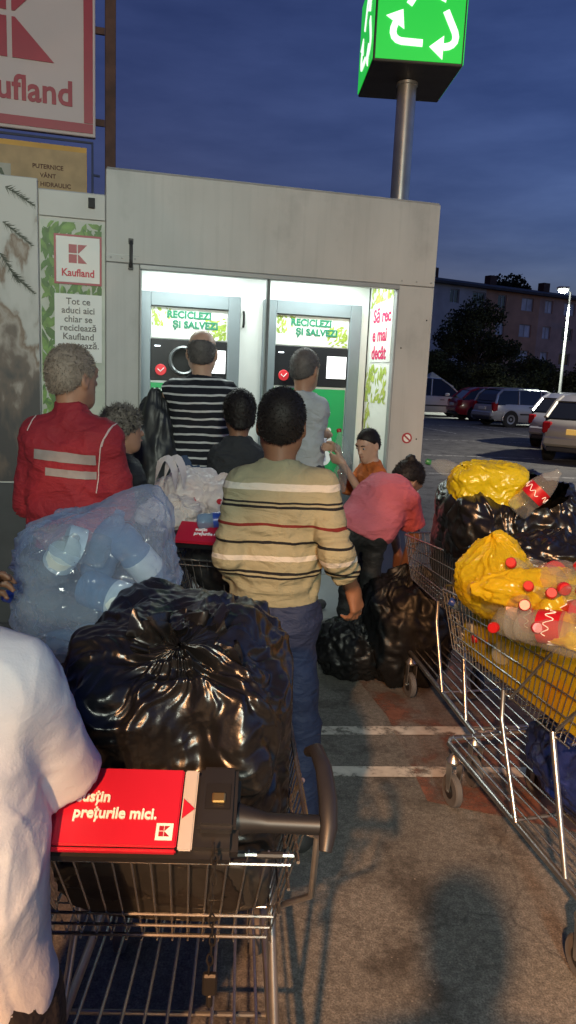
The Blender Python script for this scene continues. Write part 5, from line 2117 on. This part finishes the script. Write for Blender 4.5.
def handles(T, p, ux, h, w, mat):
    for q in (-1, 1):
        b = np.asarray(p) + ux * q * w
        mb = MB()
        pts = [b + ux * (.045 * math.cos(a)) + V(0, .015 * q, 0) + V(0, 0, 1) * h * math.sin(a) for a in np.linspace(0, math.pi, 12)]
        n = len(pts)
        vs, fs = [], []
        for k, q_ in enumerate(pts):
            off = V(.010 * math.sin(k * .6), .020 + .004 * math.sin(k * 2.1), .010 + .004 * math.sin(k * 1.7))
            vs += [q_ - off, q_ + off, q_ + off + V(0, .001, .002), q_ - off + V(0, .001, .002)]
        for k in range(n - 1):
            a = k * 4
            fs += [(a, a + 1, a + 5, a + 4), (a + 2, a + 3, a + 7, a + 6), (a + 1, a + 2, a + 6, a + 5), (a + 3, a, a + 4, a + 7)]
        mb.add(vs, fs)
        mb.build('bag_handle', mat, T, world=True, smooth=True)


p = W(192, 492, 3.42)
P, f = bag_mesh(p, (.165, .20, .105), (0, -.3, 1), seed=31, nu=160, nt=110, lump=.07, crumple=.005, cs=.6, fold=.10, gather=1.1, nf=13)
wb = bag('carrier_bag', 'white carrier bag with its handle loop up, uppermost on the second cart', 'bag', P, f, WHITEFILM, WHITE_BAGS)
handles(wb, W(170, 487, 3.16), V(1, .1, 0), .125, .016, WHITEFILM)
p = W(176, 513, 3.22)
P, f = bag_mesh(p, (.13, .15, .085), (.2, -.6, .7), seed=32, nu=150, nt=110, lump=.08, crumple=.005, cs=.6, fold=.10, gather=1.1, nf=13, pulls=[(V(-1, -.2, -.2), .25, 6)])
bag('carrier_bag', 'white carrier bag bulging low toward the cart grip', 'bag', P, f, WHITEFILM, WHITE_BAGS)
p = W(222, 500, 3.35)
P, f = bag_mesh(p, (.12, .15, .10), (.1, -.1, 1), seed=33, nu=140, nt=100, lump=.08, crumple=.005, cs=.6, fold=.09, gather=1.1)
bag('carrier_bag', 'white carrier bag tucked beside the sweater man', 'bag', P, f, WHITEFILM, WHITE_BAGS)
P, f = bag_mesh((-.27, 3.45, .82), (.19, .34, .17), (0, 0, 1), seed=34, nu=90, nt=60, lump=.06, crumple=.01)
bag('dark_bag', 'dark bag filling the second cart under the white carrier bags', 'bag', P, f, DARKBAG)
for i, (px, py, Y, dv, lb) in enumerate(((195, 488, 3.42, (.8, -.3, .2), LABEL_RED), (185, 508, 3.25, (-.5, -.5, .3), LABEL_PALE), (175, 515, 3.24, (.6, -.2, .5), None), (210, 505, 3.3, (.3, -.6, .2), LABEL_PALE))):
    bottle('empty bottle inside a white carrier bag on the second cart', W(px, py, Y) - nrm(dv) * .1, dv, .22, .038, CLEARFILM, CAP_RED, lb, 'bottles in the white bags')
bottle('small blue bottle lying above the red cart panel beside the sweater man', W(197, 522, 3.02), (1, .1, .12), .20, .034, BLUEPET, CAP_BLUE, M('blue_bottle_label', (.03, .08, .40), .3))

# bags and bottles of the right front cart
cC = V(1.143, 1.928, 0)
rC, fC = V(math.cos(R(16)), math.sin(R(16)), 0), V(-math.sin(R(16)), math.cos(R(16)), 0)
LC = lambda x, y, z: cC + rC * x + fC * y + V(0, 0, z)


def to_cart(P, c, r_, f_, zmax=.95, m=.006):
    """press a bag into the basket's inside"""
    for i in range(len(P)):
        q = P[i] - c
        x, y, z = q @ r_, q @ f_, q[2]
        if z < zmax:
            v = min(max((z - .64) / .30, 0), 1)
            u = min(max((y - .1) / .95, 0), 1)
            w = (.215 + .050 * v) * (1 - u) + (.195 + .035 * v) * u - m
            x = w * math.tanh(x / w * 1.6) / math.tanh(1.6) if abs(x) < w else math.copysign(w, x)
            y = min(max(y, .15 - .08 * v), 1.02 + .06 * v)
        z = max(z, .655)
        P[i] = c + r_ * x + f_ * y + V(0, 0, z)
    return P


P, f = bag_mesh(LC(0, .57, .80), (.235, .50, .275), (0, .05, 1), seed=41, nu=260, nt=180, lump=.035, crumple=.014, fold=.03, open_t=.86, sq=.75, gather=.5)
P = to_cart(P, cC, rC, fC)
th_rim = P[:230]
P[:230] += V(0, 0, 1) * (.02 * np.sin(np.arange(230) * .21) + .015 * np.sin(np.arange(230) * .55 + 1))[:, None]
yb = bag('yellow_bag', 'translucent yellow bag of bottles lining the nearest right cart', 'bag', P, f, YELLOWFILM)
# the peaked flap of the same bag at the front left
P, f = bag_mesh(W(495, 582, 2.50), (.125, .14, .115), (-.2, -.2, 1), seed=44, nu=200, nt=150, lump=.03, cs=.8, crumple=.005, fold=.15, gather=1.6, nf=9, pulls=[(V(.05, 0, 1), .30, 7), (V(1, -.2, -.5), .45, 8)])
mesh_from('bag_flap', P, f, YELLOWFILM, yb)
P, f = bag_mesh(W(545, 590, 2.28), (.21, .07, .055), (.3, .1, 1), seed=47, nu=160, nt=110, lump=.06, cs=.8, crumple=.005, fold=.12, gather=1.6, nf=9)
mesh_from('bag_flap', P, f, YELLOWFILM, yb)

NB = 'empty bottle with red cap heaped in the yellow bag of the right cart'
for i, (px, py, Y, dv, L, r, cp, lb, sc_) in enumerate((
        (514, 572, 2.42, (-.35, -.75, .45), .24, .048, CAP_RED, None, False),
        (526, 582, 2.36, (.1, -.8, .2), .26, .046, CAP_RED, None, False),
        (548, 582, 2.28, (.02, -1, .12), .30, .056, CAP_RED, None, False),
        (522, 608, 2.24, (-.25, -.9, .35), .28, .048, CAP_RED, LABEL_RED, True),
        (508, 622, 2.26, (-.6, -.8, .1), .28, .046, CAP_RED, None, False),
        (545, 618, 2.16, (.4, -.7, .25), .30, .048, None, LABEL_RED, True),
        (562, 628, 2.06, (.75, -.6, .15), .30, .050, None, LABEL_RED, True),
        (570, 600, 2.15, (-.1, -.9, .5), .28, .046, CAP_RED, None, False),
        (545, 602, 2.22, (-.2, -.9, .5), .28, .046, CAP_RED, None, False),
        (568, 640, 2.00, (.5, -.8, .05), .30, .048, CAP_RED, None, False),
        (580, 615, 2.08, (.3, -.8, .4), .28, .046, CAP_RED, LABEL_RED, True),
        (478, 590, 2.46, (-.3, -.8, .3), .26, .045, CAP_RED, None, False),
        (500, 600, 2.34, (.2, -.9, .35), .26, .045, CAP_RED, None, False),
        (532, 596, 2.28, (-.4, -.8, .5), .26, .044, CAP_RED, None, False),
        (556, 575, 2.30, (.3, -.85, .5), .26, .046, CAP_RED, LABEL_RED, True),
        (572, 582, 2.22, (-.1, -.9, .4), .27, .048, None, None, False),
        (528, 628, 2.17, (-.1, -.85, .3), .27, .046, CAP_RED, None, False))):
    p = W(px, py, Y)
    bottle(NB, p - nrm(dv) * L * .55, dv, L, r, CLEARFILM, cp, lb, 'bottles heaped in the yellow bag', sc_)
rnd = random.Random(9)
for i in range(22):
    u, x, z = rnd.uniform(.18, .95), rnd.uniform(-.17, .10), rnd.uniform(.70, .86)
    dv = V(rnd.uniform(-1, 1), rnd.uniform(-1, 1), rnd.uniform(-.4, .4))
    p = LC(x, u, z)
    mt = (CLEARFILM, BLUEPET, CLEARFILM)[i % 3]
    bottle('empty bottle showing dimly through the yellow bag', p - nrm(dv) * .12, dv, .25, .043, mt, (CAP_RED, CAP_BLUE, None)[i % 3], (LABEL_RED, None, LABEL_PALE, None)[i % 4], 'bottles down inside the yellow bag')

# the right rear cart: open black bag, yellow bag and bottles in it
cD = V(1.075, 2.93, 0)
rD, fD = V(math.cos(R(12)), math.sin(R(12)), 0), V(-math.sin(R(12)), math.cos(R(12)), 0)
P, f = bag_mesh(cD + rD * .03 + fD * .42 + V(0, 0, .96), (.27, .44, .29), (-.1, -.25, 1), seed=51, nu=260, nt=170, lump=.05, cs=.6, crumple=.016, fold=.05, open_t=.62, gather=.5, nf=22, sq=.85,
                pulls=[(V(-1, -.2, .25), .16, 5)])
for i in range(len(P)):
    if P[i][2] < .95:
        q = P[i] - cD
        x, y = q @ rD, q @ fD
        x = max(min(x, .205), -.205)
        P[i] = cD + rD * x + fD * max(min(y, .93), .10) + V(0, 0, max(P[i][2], .66))
ob = bag('open_bag', 'big open black bag crammed into the right rear cart', 'bag', P, f, BLACKBAG)
p = W(490, 488, 3.12)
P, f = bag_mesh(p, (.135, .12, .095), (-.6, 0, .6), seed=53, nu=160, nt=120, lump=.035, cs=.5, crumple=.007, fold=.07, gather=1.2, nf=14, sq=.85, pulls=[(V(.1, 0, 1), .12, 5), (V(-1, 0, .1), .2, 7)])
bag('yellow_bag', 'bright yellow tied bag lying in the open black bag', 'bag', P, f, YELLOWBAG)
bottle('large bottle with red label leaning out of the open black bag', W(515, 512, 2.92), (.62, -.1, .72), .24, .050, CLEARFILM, None, LABEL_RED, None, True)
bottle('clear capless bottle at the back edge of the open black bag', W(452, 478, 3.28), (.9, .1, .35), .20, .045, CLEARFILM, None, None)
bottle('clear bottle with green cap at the left edge of the open black bag', W(464, 474, 3.22), (-.85, -.1, .25), .17, .036, CLEARFILM, M('green_bottle_cap', (.03, .16, .05), .4), None)
P, f = bag_mesh(W(540, 562, 2.78), (.26, .17, .10), (.2, -.1, 1), seed=55, nu=130, nt=90, lump=.07, crumple=.012, fold=.05)
bag('slumped_bag', 'slack black bag wedged between the two right carts', 'bag', P, f, BLACKBAG)
P, f = bag_mesh(LC(.06, .48, .37), (.15, .32, .10), (.2, -.3, 1), seed=57, nu=130, nt=90, lump=.06, crumple=.010, fold=.05, flat_z=.268)
bag('navy_bag', 'navy blue bag on the lower rack of the nearest right cart', 'bag', P, f, NAVYBAG)

# bags on the ground by the bending woman
P, f = bag_mesh((.70, 3.98, .30), (.26, .22, .34), (-.1, -.1, 1), seed=61, nu=150, nt=110, lump=.07, cs=.6, crumple=.013, fold=.06, flat_z=.01)
fb = bag('standing_bag', 'black bag standing on the ground in front of the bending woman', 'bag', P, f, SHADEDBAG)
P, f = bag_mesh((.40, 4.02, .16), (.20, .18, .17), (.2, -.2, 1), seed=63, nu=120, nt=80, lump=.07, crumple=.012, fold=.05, flat_z=.01)
bag('slumped_bag', 'low black bag on the ground beside the sweater man and woman', 'bag', P, f, SHADEDBAG)
# the bag held by the man in the striped shirt
p = W(158, 445, 4.62)
P, f = bag_mesh(p + V(-.02, 0, -.30), (.17, .15, .60), (.22, 0, 1), seed=65, nu=130, nt=120, lump=.05, cs=.4, crumple=.005, fold=.06, gather=1.6, nf=12)
bag('hanging_bag', 'long dark grey bag hanging from the hand of the striped shirt man', 'bag', P, f, DARKBAG)
# ------------------------------------------------------------------ the people


def stand(c, H, yaw=0.0, g=1.0, sw=.155, hw=.080, lean=0.0, z0=0.0, dip=0.0, hs=None, headyaw=0.0, headtilt=0.0):
    """joints of a standing figure at c (x, y), height H, facing yaw (0 looks away from the camera)"""
    s = H / 1.75
    f = V(-math.sin(yaw), math.cos(yaw), 0)
    r = V(math.cos(yaw), math.sin(yaw), 0)
    o = V(c[0], c[1], z0)
    u = V(0, 0, 1)
    sp = nrm(u + f * math.tan(lean))
    J = dict(sc=s, g=g)
    J['Pc'] = o + u * .95 * s
    J['N'] = J['Pc'] + sp * .505 * s
    hy = yaw + headyaw
    fd = V(-math.sin(hy), math.cos(hy), -math.sin(headtilt))
    J['fd'] = nrm(fd)
    J['hu'] = u
    J['Hc'] = J['N'] + sp * .150 * s + f * .02
    J['hs'] = hs or s * 1.02
    for q, nme in ((-1, 'L'), (1, 'R')):
        J['S' + nme] = J['N'] - sp * (.085 + dip) * s + r * q * sw * s
        J['E' + nme] = J['S' + nme] - u * .29 * s + r * q * .035 * s - f * .02
        J['W' + nme] = J['E' + nme] - u * .245 * s + f * .06 * s
        J['H' + nme] = J['Pc'] - u * .03 * s + r * q * hw * s
        J['K' + nme] = o + u * .50 * s + r * q * (hw + .01) * s + f * .015
        J['A' + nme] = o + u * .085 * s + r * q * (hw + .02) * s
        J['toe' + nme] = nrm(f + r * q * .25)
        J['hand' + nme] = (nrm(-u + f * .25), -r * q, f, .55)
    J['f'], J['r'] = f, r
    return J


# --- the man in the striped sweater, in the middle
SWB = (.265, .248, .160)
sweater = band_mat('striped_knit', .90, 1.46, SWB, [
    (1.311, 1.331, (.50, .47, .41)), (1.254, 1.261, (.012, .012, .014)), (1.268, 1.275, (.012, .012, .014)),
    (1.195, 1.204, (.13, .018, .016)), (1.140, 1.149, (.012, .012, .014)), (1.083, 1.100, (.50, .47, .41)),
    (1.040, 1.047, (.012, .012, .014)), (1.026, 1.033, (.012, .012, .014))], wob=.010, bump=.45, bscale=260)
J = stand((-.035, 2.43), 1.655, yaw=-.05, g=.79, sw=.14, hw=.066, hs=.955)
J['SL'] = V(-.156, 2.42, 1.322)
J['SR'] = V(.108, 2.43, 1.322)
J['EL'] = V(-.182, 2.38, 1.085)
J['WL'] = V(-.150, 2.54, .945)
J['handL'] = (V(.1, .7, -.7), V(1, .1, 0), V(.2, .7, .7), .8)
J['ER'] = W(336, 553, 2.33)
J['WR'] = W(352, 588, 2.50)
J['handR'] = (nrm(V(.30, .05, -.95)), V(-.80, .55, -.2), V(.50, .80, .2), .85)
J['KR'] = V(.080, 2.43, .47)
J['AR'] = V(.105, 2.42, .085)
J['nk'] = 1.0
person('man in a beige sweater with coloured stripes, seen from behind in the middle', (-.035, 2.43, 0), J, SKIN_TAN, .0058,
       hair=dict(mat=HAIR_DARK, grow=.007, line=.62, z0=-.006, amp=.0006, freq=90, n=9000, len=.006, curl=.3, blobs=[((0, -.06, .03), (.062, .052, .07))]),
       shirt=dict(name='sweater', mat=sweater, sleeveL=1.62, sleeveR=1.52, hem=V(0, 2.43, .925), hem_n=V(0, 0, -1), collar=.028, off=.013, sleeve_off=.016, seed=3,
                  rolls=[(J['EL'], J['WL'], 26, .0065), (J['ER'], J['WR'], 26, .0065), (lerp(J['SR'], J['ER'], .55), J['ER'], 16, .005), (lerp(J['SL'], J['EL'], .5), J['EL'], 16, .005), (V(-.03, 2.30, 1.05), V(-.03, 2.30, .93), 14, .004)]),
       trousers=dict(mat=M('navy_trousers', (.012, .022, .065), .75, var=.2, vs=8, bump=.3, bs=200, bd=.002), off=.010), shoes=RUBBER, folds=.0042)

# --- the man in the red work jacket, left
J = stand((-.905, 3.05), 1.775, yaw=-.12, g=.95, sw=.142, headyaw=-.45, hs=1.03)
J['EL'] = J['SL'] + V(-.045, .02, -.29)
J['WL'] = W(34, 508, 3.08)
J['ER'] = J['SR'] + V(.05, .03, -.28)
J['WR'] = J['ER'] + V(-.04, .15, -.19)
J['handL'] = (nrm(V(.15, .1, -1)), V(.7, .6, 0), V(.6, .8, .1), .8)
J['extra'] = [(V(-.905, 3.11, 1.10), (.13, .11, .16))]
redj = M('red_fleece', (.27, .014, .024), .8, var=.12, vs=7, bump=.35, bs=120, bd=.004)
P_ = person('man in a red work jacket with two grey reflective bands', (-.905, 3.05, 0), J, SKIN, .0075,
            hair=dict(mat=HAIR_LIGHT, grow=.008, line=.60, z0=-.008, amp=.0007, freq=50, n=9000, len=.010, curl=.2),
            shirt=dict(name='jacket', mat=redj, sleeve=1.90, hem=V(0, 0, .905), hem_n=V(0, 0, -1), collar=.052, off=.018, sleeve_off=.024, seed=12,
                       rolls=[(J['EL'], J['WL'], 14, .006), (J['SR'], J['ER'], 12, .005), (J['ER'], J['WR'], 16, .006), (V(-.965, 2.92, 1.12), V(-.965, 2.92, .92), 16, .004)]),
            trousers=dict(mat=M('dark_trousers', (.03, .03, .032), .8, var=.15)), shoes=RUBBER, folds=.0045)
jk = [c for c in P_.children if c.name.startswith('jacket')][0]


def on_surface(o, pts, lift, direction=(0, 1, 0), start=None):
    """points laid onto the back of a garment by looking along direction"""
    me = o.data
    from mathutils.bvhtree import BVHTree
    wm = world_of(o)
    bv = BVHTree.FromPolygons([wm @ v.co for v in me.vertices], [tuple(p.vertices) for p in me.polygons])
    out = []
    d = Vector(direction).normalized()
    for p in pts:
        q, n, i, ds = bv.ray_cast(Vector(p) - d * 1.0, d)
        out.append(None if q is None else np.array(q + n * lift))
    return out


def ribbon(name, o, rows, mat, parent, lift=.004, direction=(0, 1, 0)):
    """a strip sewn onto a garment; rows are equal-length lists of points across its width"""
    g = [on_surface(o, r_, lift, direction) for r_ in rows]
    keep = [k for k in range(len(g[0])) if all(r_[k] is not None for r_ in g)]
    vs = [r_[k] for r_ in g for k in keep]
    n = len(keep)
    fs = [(i * n + k, i * n + k + 1, (i + 1) * n + k + 1, (i + 1) * n + k) for i in range(len(g) - 1) for k in range(n - 1)]
    return mesh_from(name, vs, fs, mat, parent)


REFL = M('reflective_band', (.27, .24, .23), .6, .0, var=.1, vs=30)
PIPE = M('pale_piping', (.55, .42, .40), .6, var=.1)
for z0, z1, x0, x1, y in ((450, 460, 30, 93, 2.9), (467, 475, 43, 93, 2.9)):
    rows = [[W(x, z + (x - 30) * .10, 2.9) for x in np.linspace(x0, x1, 26)] for z in np.linspace(z0, z1, 4)]
    ribbon('reflective_band', jk, rows, REFL, jk)
for pth in ([(82, 392), (94, 404), (108, 414), (112, 420), (104, 432), (98, 446), (95, 470), (94, 500)], [(117, 418), (107, 428), (101, 440), (98, 450)], [(34, 404), (24, 418), (19, 436)]):
    pts = []
    for a, b in zip(pth[:-1], pth[1:]):
        for t in np.linspace(0, 1, 6)[:-1]:
            pts.append(lerp(a, b, t))
    wp = [q for q in on_surface(jk, [W(x, y, 2.9) for x, y in pts], .003) if q is not None]
    if len(wp) > 3:
        MB().tube(wp, .0026, 6).build('piping', PIPE, jk, world=True, smooth=True)

# --- the grey haired older person half hidden behind the red jacket
p = W(120, 424, 3.72)
J = stand((p[0], 3.72), 1.49, yaw=-1.05, g=1.0, sw=.18, headyaw=-.1)
OLDJ = bpy.data.materials.new('black_jacket_white_panels')
_t, _n, _l, _b = nodes_of(OLDJ)
_b.inputs['Roughness'].default_value = .8
_tc = _n.new('ShaderNodeTexCoord')
_no = _n.new('ShaderNodeTexNoise')
_no.inputs['Scale'].default_value = 3.2
_no.inputs['Detail'].default_value = 1
_l.new(_tc.outputs['Object'], _no.inputs['Vector'])
_rp = _n.new('ShaderNodeValToRGB')
_rp.color_ramp.interpolation = 'CONSTANT'
_rp.color_ramp.elements[0].color = (.015, .015, .017, 1)
_rp.color_ramp.elements[1].position = .60
_rp.color_ramp.elements[1].color = (.42, .40, .36, 1)
_l.new(_no.outputs[0], _rp.inputs[0])
_l.new(_rp.outputs[0], _b.inputs['Base Color'])
person('older person with curly grey hair and a black and white jacket', (p[0], 3.72, 0), J, SKIN, .009,
       hair=dict(mat=HAIR_GREY, grow=.024, line=.50, z0=.0, amp=.012, freq=42, front=.07, n=6000, len=.030, curl=1.0),
       shirt=dict(name='jacket', mat=OLDJ, sleeve=1.9, hem=V(0, 0, .75), hem_n=V(0, 0, -1), collar=.03, off=.016),
       trousers=dict(mat=M('black_trousers', (.014, .014, .015), .8)), shoes=RUBBER)

# --- the balding man in the striped T-shirt at the left machine
J = stand((-.575, 4.68), 1.825, yaw=.20, g=1.02, sw=.150, z0=.117, headyaw=-.15, hs=1.14)
J['EL'] = W(167, 398, 4.66)
J['WL'] = J['EL'] + V(.10, .20, .10)
J['ER'] = J['SR'] + V(.05, .12, -.25)
J['WR'] = J['ER'] + V(-.05, .22, .10)
J['handL'] = (nrm(V(.4, .8, .1)), V(.2, -.3, -1), V(1, .2, 0), .9)
J['extra'] = [(V(-.60, 4.78, 1.20), (.19, .16, .20))]
person('balding man in a black and white striped T-shirt at the left machine', (-.575, 4.68, .117), J, SKIN_PALE, .009,
       hair=dict(mat=HAIR_SALT, grow=.004, line=.66, z0=-.012, amp=.0015, bald=.040, front=.06, n=2500, len=.010),
       shirt=dict(name='striped_t_shirt', mat=periodic_mat('black_white_stripe', (.014, .015, .02), (.50, .50, .49), .0475, .25), sleeve=.82, hem=V(0, 0, 1.06), hem_n=V(0, 0, -1), collar=.012, off=.014, sleeve_off=.022, flare=.012, seed=5),
       trousers=dict(mat=M('jeans', (.035, .06, .12), .8, var=.15), off=.012), shoes=RUBBER)

# --- the man in the grey T-shirt at the right machine
J = stand((.06, 4.82), 1.745, yaw=-.65, g=.84, sw=.132, z0=.117, headyaw=.1, hs=1.06)
J['ER'] = W(315, 430, 4.80)
J['WR'] = W(327, 434, 5.02)
J['handR'] = (nrm(V(.2, 1, .1)), V(-.6, .1, -.6), V(-.4, .2, 1), .8)
J['EL'] = J['SL'] + V(-.03, .10, -.26)
J['WL'] = J['EL'] + V(.05, .2, .1)
person('man in a light grey T-shirt facing the right machine screen', (.06, 4.82, .117), J, SKIN, .009,
       hair=dict(mat=HAIR_SALT, grow=.008, line=.62, z0=-.006, amp=.001, n=4000, len=.009),
       shirt=dict(name='t_shirt', mat=M('grey_cotton', (.40, .41, .42), .85, var=.08), sleeve=.72, hem=V(0, 0, 1.0), hem_n=V(0, 0, -1), collar=.012, off=.014, sleeve_off=.022, flare=.014, seed=6),
       trousers=dict(mat=M('dark_trousers_b', (.03, .032, .04), .8)), shoes=RUBBER)

# --- the dark haired person in a black T-shirt
p = W(241, 412, 4.10)
J = stand((p[0] - .01, 4.10), 1.59, yaw=.0, g=.85, sw=.105, headyaw=.15, dip=.025, hs=1.0)
person('dark haired person in a charcoal T-shirt beside the striped shirt man', (p[0] - .01, 4.10, 0), J, SKIN_TAN, .009,
       hair=dict(mat=HAIR_DARK, grow=.014, line=.62, z0=-.01, amp=.003, blobs=[((.0, -.085, -.075), (.045, .035, .075)), ((.05, -.06, -.06), (.03, .04, .07))]),
       shirt=dict(name='t_shirt', mat=M('charcoal_cotton', (.022, .023, .026), .85, var=.12), sleeve=.8, hem=V(0, 0, .9), hem_n=V(0, 0, -1), collar=.012, off=.014, sleeve_off=.022, flare=.012, seed=7),
       trousers=dict(mat=M('dark_leggings', (.02, .02, .024), .8)), shoes=RUBBER)

# --- the boy in the orange T-shirt
J = stand((.52, 4.66), 1.255, yaw=1.85, g=.85, sw=.125, hw=.06, z0=.117, headyaw=.55, headtilt=.38, hs=.82, dip=.01)
J['Hc'] = J['Hc'] + J['f'] * .02
J['SL'], J['SR'] = J['SL'], J['SR']
J['ER'] = J['SR'] + V(-.11, .0, -.11)
J['WR'] = W(337, 448, 4.66)
J['EL'] = J['SL'] + V(-.07, -.02, -.16)
J['WL'] = W(342, 462, 4.46)
J['handR'] = (nrm(V(-1, .1, .1)), V(0, -1, -.3), V(0, -.2, 1), .8)
J['handL'] = (nrm(V(-.8, .3, .25)), V(.2, .8, .3), V(0, -.2, 1), .8)
person('small boy in an orange T-shirt holding bottles by the right bay', (.505, 4.66, .117), J, SKIN_PALE, .006,
       hair=dict(mat=HAIR_DARK, grow=.006, line=.95, z0=.006, amp=.0015, front=.088, n=2500, len=.008),
       shirt=dict(name='t_shirt', mat=M('orange_cotton', (.50, .125, .022), .8, var=.25, vs=16), sleeveR=1.45, sleeveL=1.25, hem=V(0, 0, .72), hem_n=V(0, 0, -1), collar=.012, off=.014, sleeve_off=.018, flare=.012, seed=8),
       trousers=dict(mat=M('boy_trousers', (.03, .035, .05), .8)), shoes=RUBBER)
bottle('clear bottle with red cap in the raised hand of the boy', W(346, 466, 4.50), (-.25, .1, 1), .22, .04, CLEARFILM, CAP_RED)
bottle('crumpled clear bottle in the lower hand of the boy', W(338, 492, 4.44), (.1, .1, 1), .20, .045, CLEARFILM, None)

# --- the woman in pink, bending down over the bags
J = dict(sc=.93, g=.94)
J['Pc'] = V(.43, 4.18, .84)
J['HL'], J['HR'] = V(.35, 4.16, .82), V(.51, 4.18, .82)
J['N'] = V(.655, 4.36, 1.075)
J['SL'], J['SR'] = V(.545, 4.52, 1.045), V(.685, 4.24, 1.000)
J['EL'], J['ER'] = V(.66, 4.62, .80), V(.755, 4.28, .775)
J['WL'], J['WR'] = V(.70, 4.50, .60), V(.715, 4.34, .585)
J['Hc'] = V(.715, 4.44, 1.085)
J['fd'] = nrm(V(.50, .42, -.62))
J['hu'] = nrm(V(.55, .40, .75))
J['hs'] = .96
J['KL'], J['KR'] = V(.37, 4.20, .45), V(.50, 4.19, .45)
J['AL'], J['AR'] = V(.36, 4.22, .085), V(.52, 4.22, .085)
J['toeL'], J['toeR'] = nrm(V(.5, .5, 0)), nrm(V(.75, -.5, 0))
J['handL'] = (nrm(V(.1, .1, -1)), V(0, -1, 0), V(.5, 0, 0), .7)
J['handR'] = (nrm(V(-.1, .2, -1)), V(-1, .3, 0), V(0, .8, 0), .7)
J['extra'] = [(V(.53, 4.27, 1.00), (.105, .12, .10))]
pk = person('woman in a pink T-shirt bending over the black bags, hair in a bun', (.44, 4.20, 0), J, SKIN_TAN, .0075,
            hair=dict(mat=HAIR_DARK, grow=.012, line=.55, z0=.0, amp=.002, bun=(0, -.085, .10)),
            shirt=dict(name='t_shirt', mat=M('pink_cotton', (.56, .125, .15), .82, var=.12, vs=6), sleeve=.75, hem=V(.40, 4.16, .80), hem_n=nrm(V(-.45, -.2, -1)), collar=.012, off=.022, sleeve_off=.022, flare=.014, seed=9),
            trousers=dict(mat=M('black_leggings', (.010, .010, .011), .75), off=-.008), shoes=M('black_sandal', (.012, .012, .012), .5))

# --- the person in the pale grey T-shirt at the left edge, leaning over the nearest cart
J = dict(sc=.97, g=1.0)
J['Pc'] = V(-.515, .86, .80)
J['HL'], J['HR'] = V(-.60, .85, .78), V(-.405, .87, .77)
J['N'] = V(-.575, 1.02, 1.275)
J['SL'], J['SR'] = V(-.73, 1.04, 1.215), V(-.385, .99, 1.232)
J['ER'] = V(-.328, 1.06, 1.040)
J['WR'] = V(-.46, 1.26, 1.03)
J['EL'] = V(-.80, 1.32, 1.10)
J['WL'] = W(-34, 622, 1.58)
J['Hc'] = V(-.655, 1.17, 1.405)
J['fd'] = nrm(V(-.1, .85, -.45))
J['hu'] = nrm(V(0, .35, 1))
J['hs'] = 1.0
J['KL'], J['KR'] = V(-.60, .88, .44), V(-.43, .90, .44)
J['AL'], J['AR'] = V(-.60, .82, .085), V(-.45, .84, .085)
J['handL'] = (nrm(V(.12, .75, .75)), V(.95, .1, -.1), V(.1, -.6, .7), .9)
J['handR'] = (nrm(V(-.4, .9, 0)), V(0, 0, -1), V(-.8, -.4, 0), .8)
J['extra'] = [(V(-.53, .93, 1.0), (.155, .13, .18))]
person('person in a pale grey T-shirt cut off by the left edge, beside the nearest cart', (-.52, .86, 0), J, SKIN_TAN, .0058,
       hair=dict(mat=HAIR_DARK, grow=.010, line=.6),
       shirt=dict(name='t_shirt', mat=M('pale_grey_cotton', (.47, .54, .62), .88, var=.06, vs=5, bump=.3, bs=240, bd=.002), sleeve=.97, hem=V(-.45, .86, .765), hem_n=nrm(V(.30, 0, -1)), collar=.014, off=.018, sleeve_off=.014, flare=.003, wr=.10, seed=14,
                  rolls=[(V(-.50, .75, 1.05), V(-.44, .75, .80), 9, .006), (J['SR'], J['ER'], 9, .003)]),
       trousers=dict(mat=M('black_cloth', (.012, .012, .013), .8)), shoes=RUBBER, folds=.0030)

# --- the photographer, behind the lens, whose shadow lies on the asphalt in front
J = stand((-.06, -.28), 1.74, yaw=0, g=1.05)
for s, q in (('L', -1), ('R', 1)):
    J['E' + s] = J['S' + s] + V(q * .05, .03, -.29)
    J['W' + s] = J['E' + s] + V(-q * .10, .20, .05)
    J['hand' + s] = (nrm(V(-q * .2, .6, .8)), V(-q, 0, 0), V(0, -.5, .8), .6)
person('photographer in dark clothes whose shadow falls on the asphalt at the bottom', (-.06, -.28, 0), J, SKIN, .013,
       hair=dict(mat=HAIR_DARK), shirt=dict(name='shirt', mat=M('dark_blue_cotton', (.03, .035, .05), .85), sleeve=1.8, hem=V(0, 0, .86), hem_n=V(0, 0, -1)),
       trousers=dict(mat=M('grey_trousers', (.05, .05, .052), .85)), shoes=RUBBER)
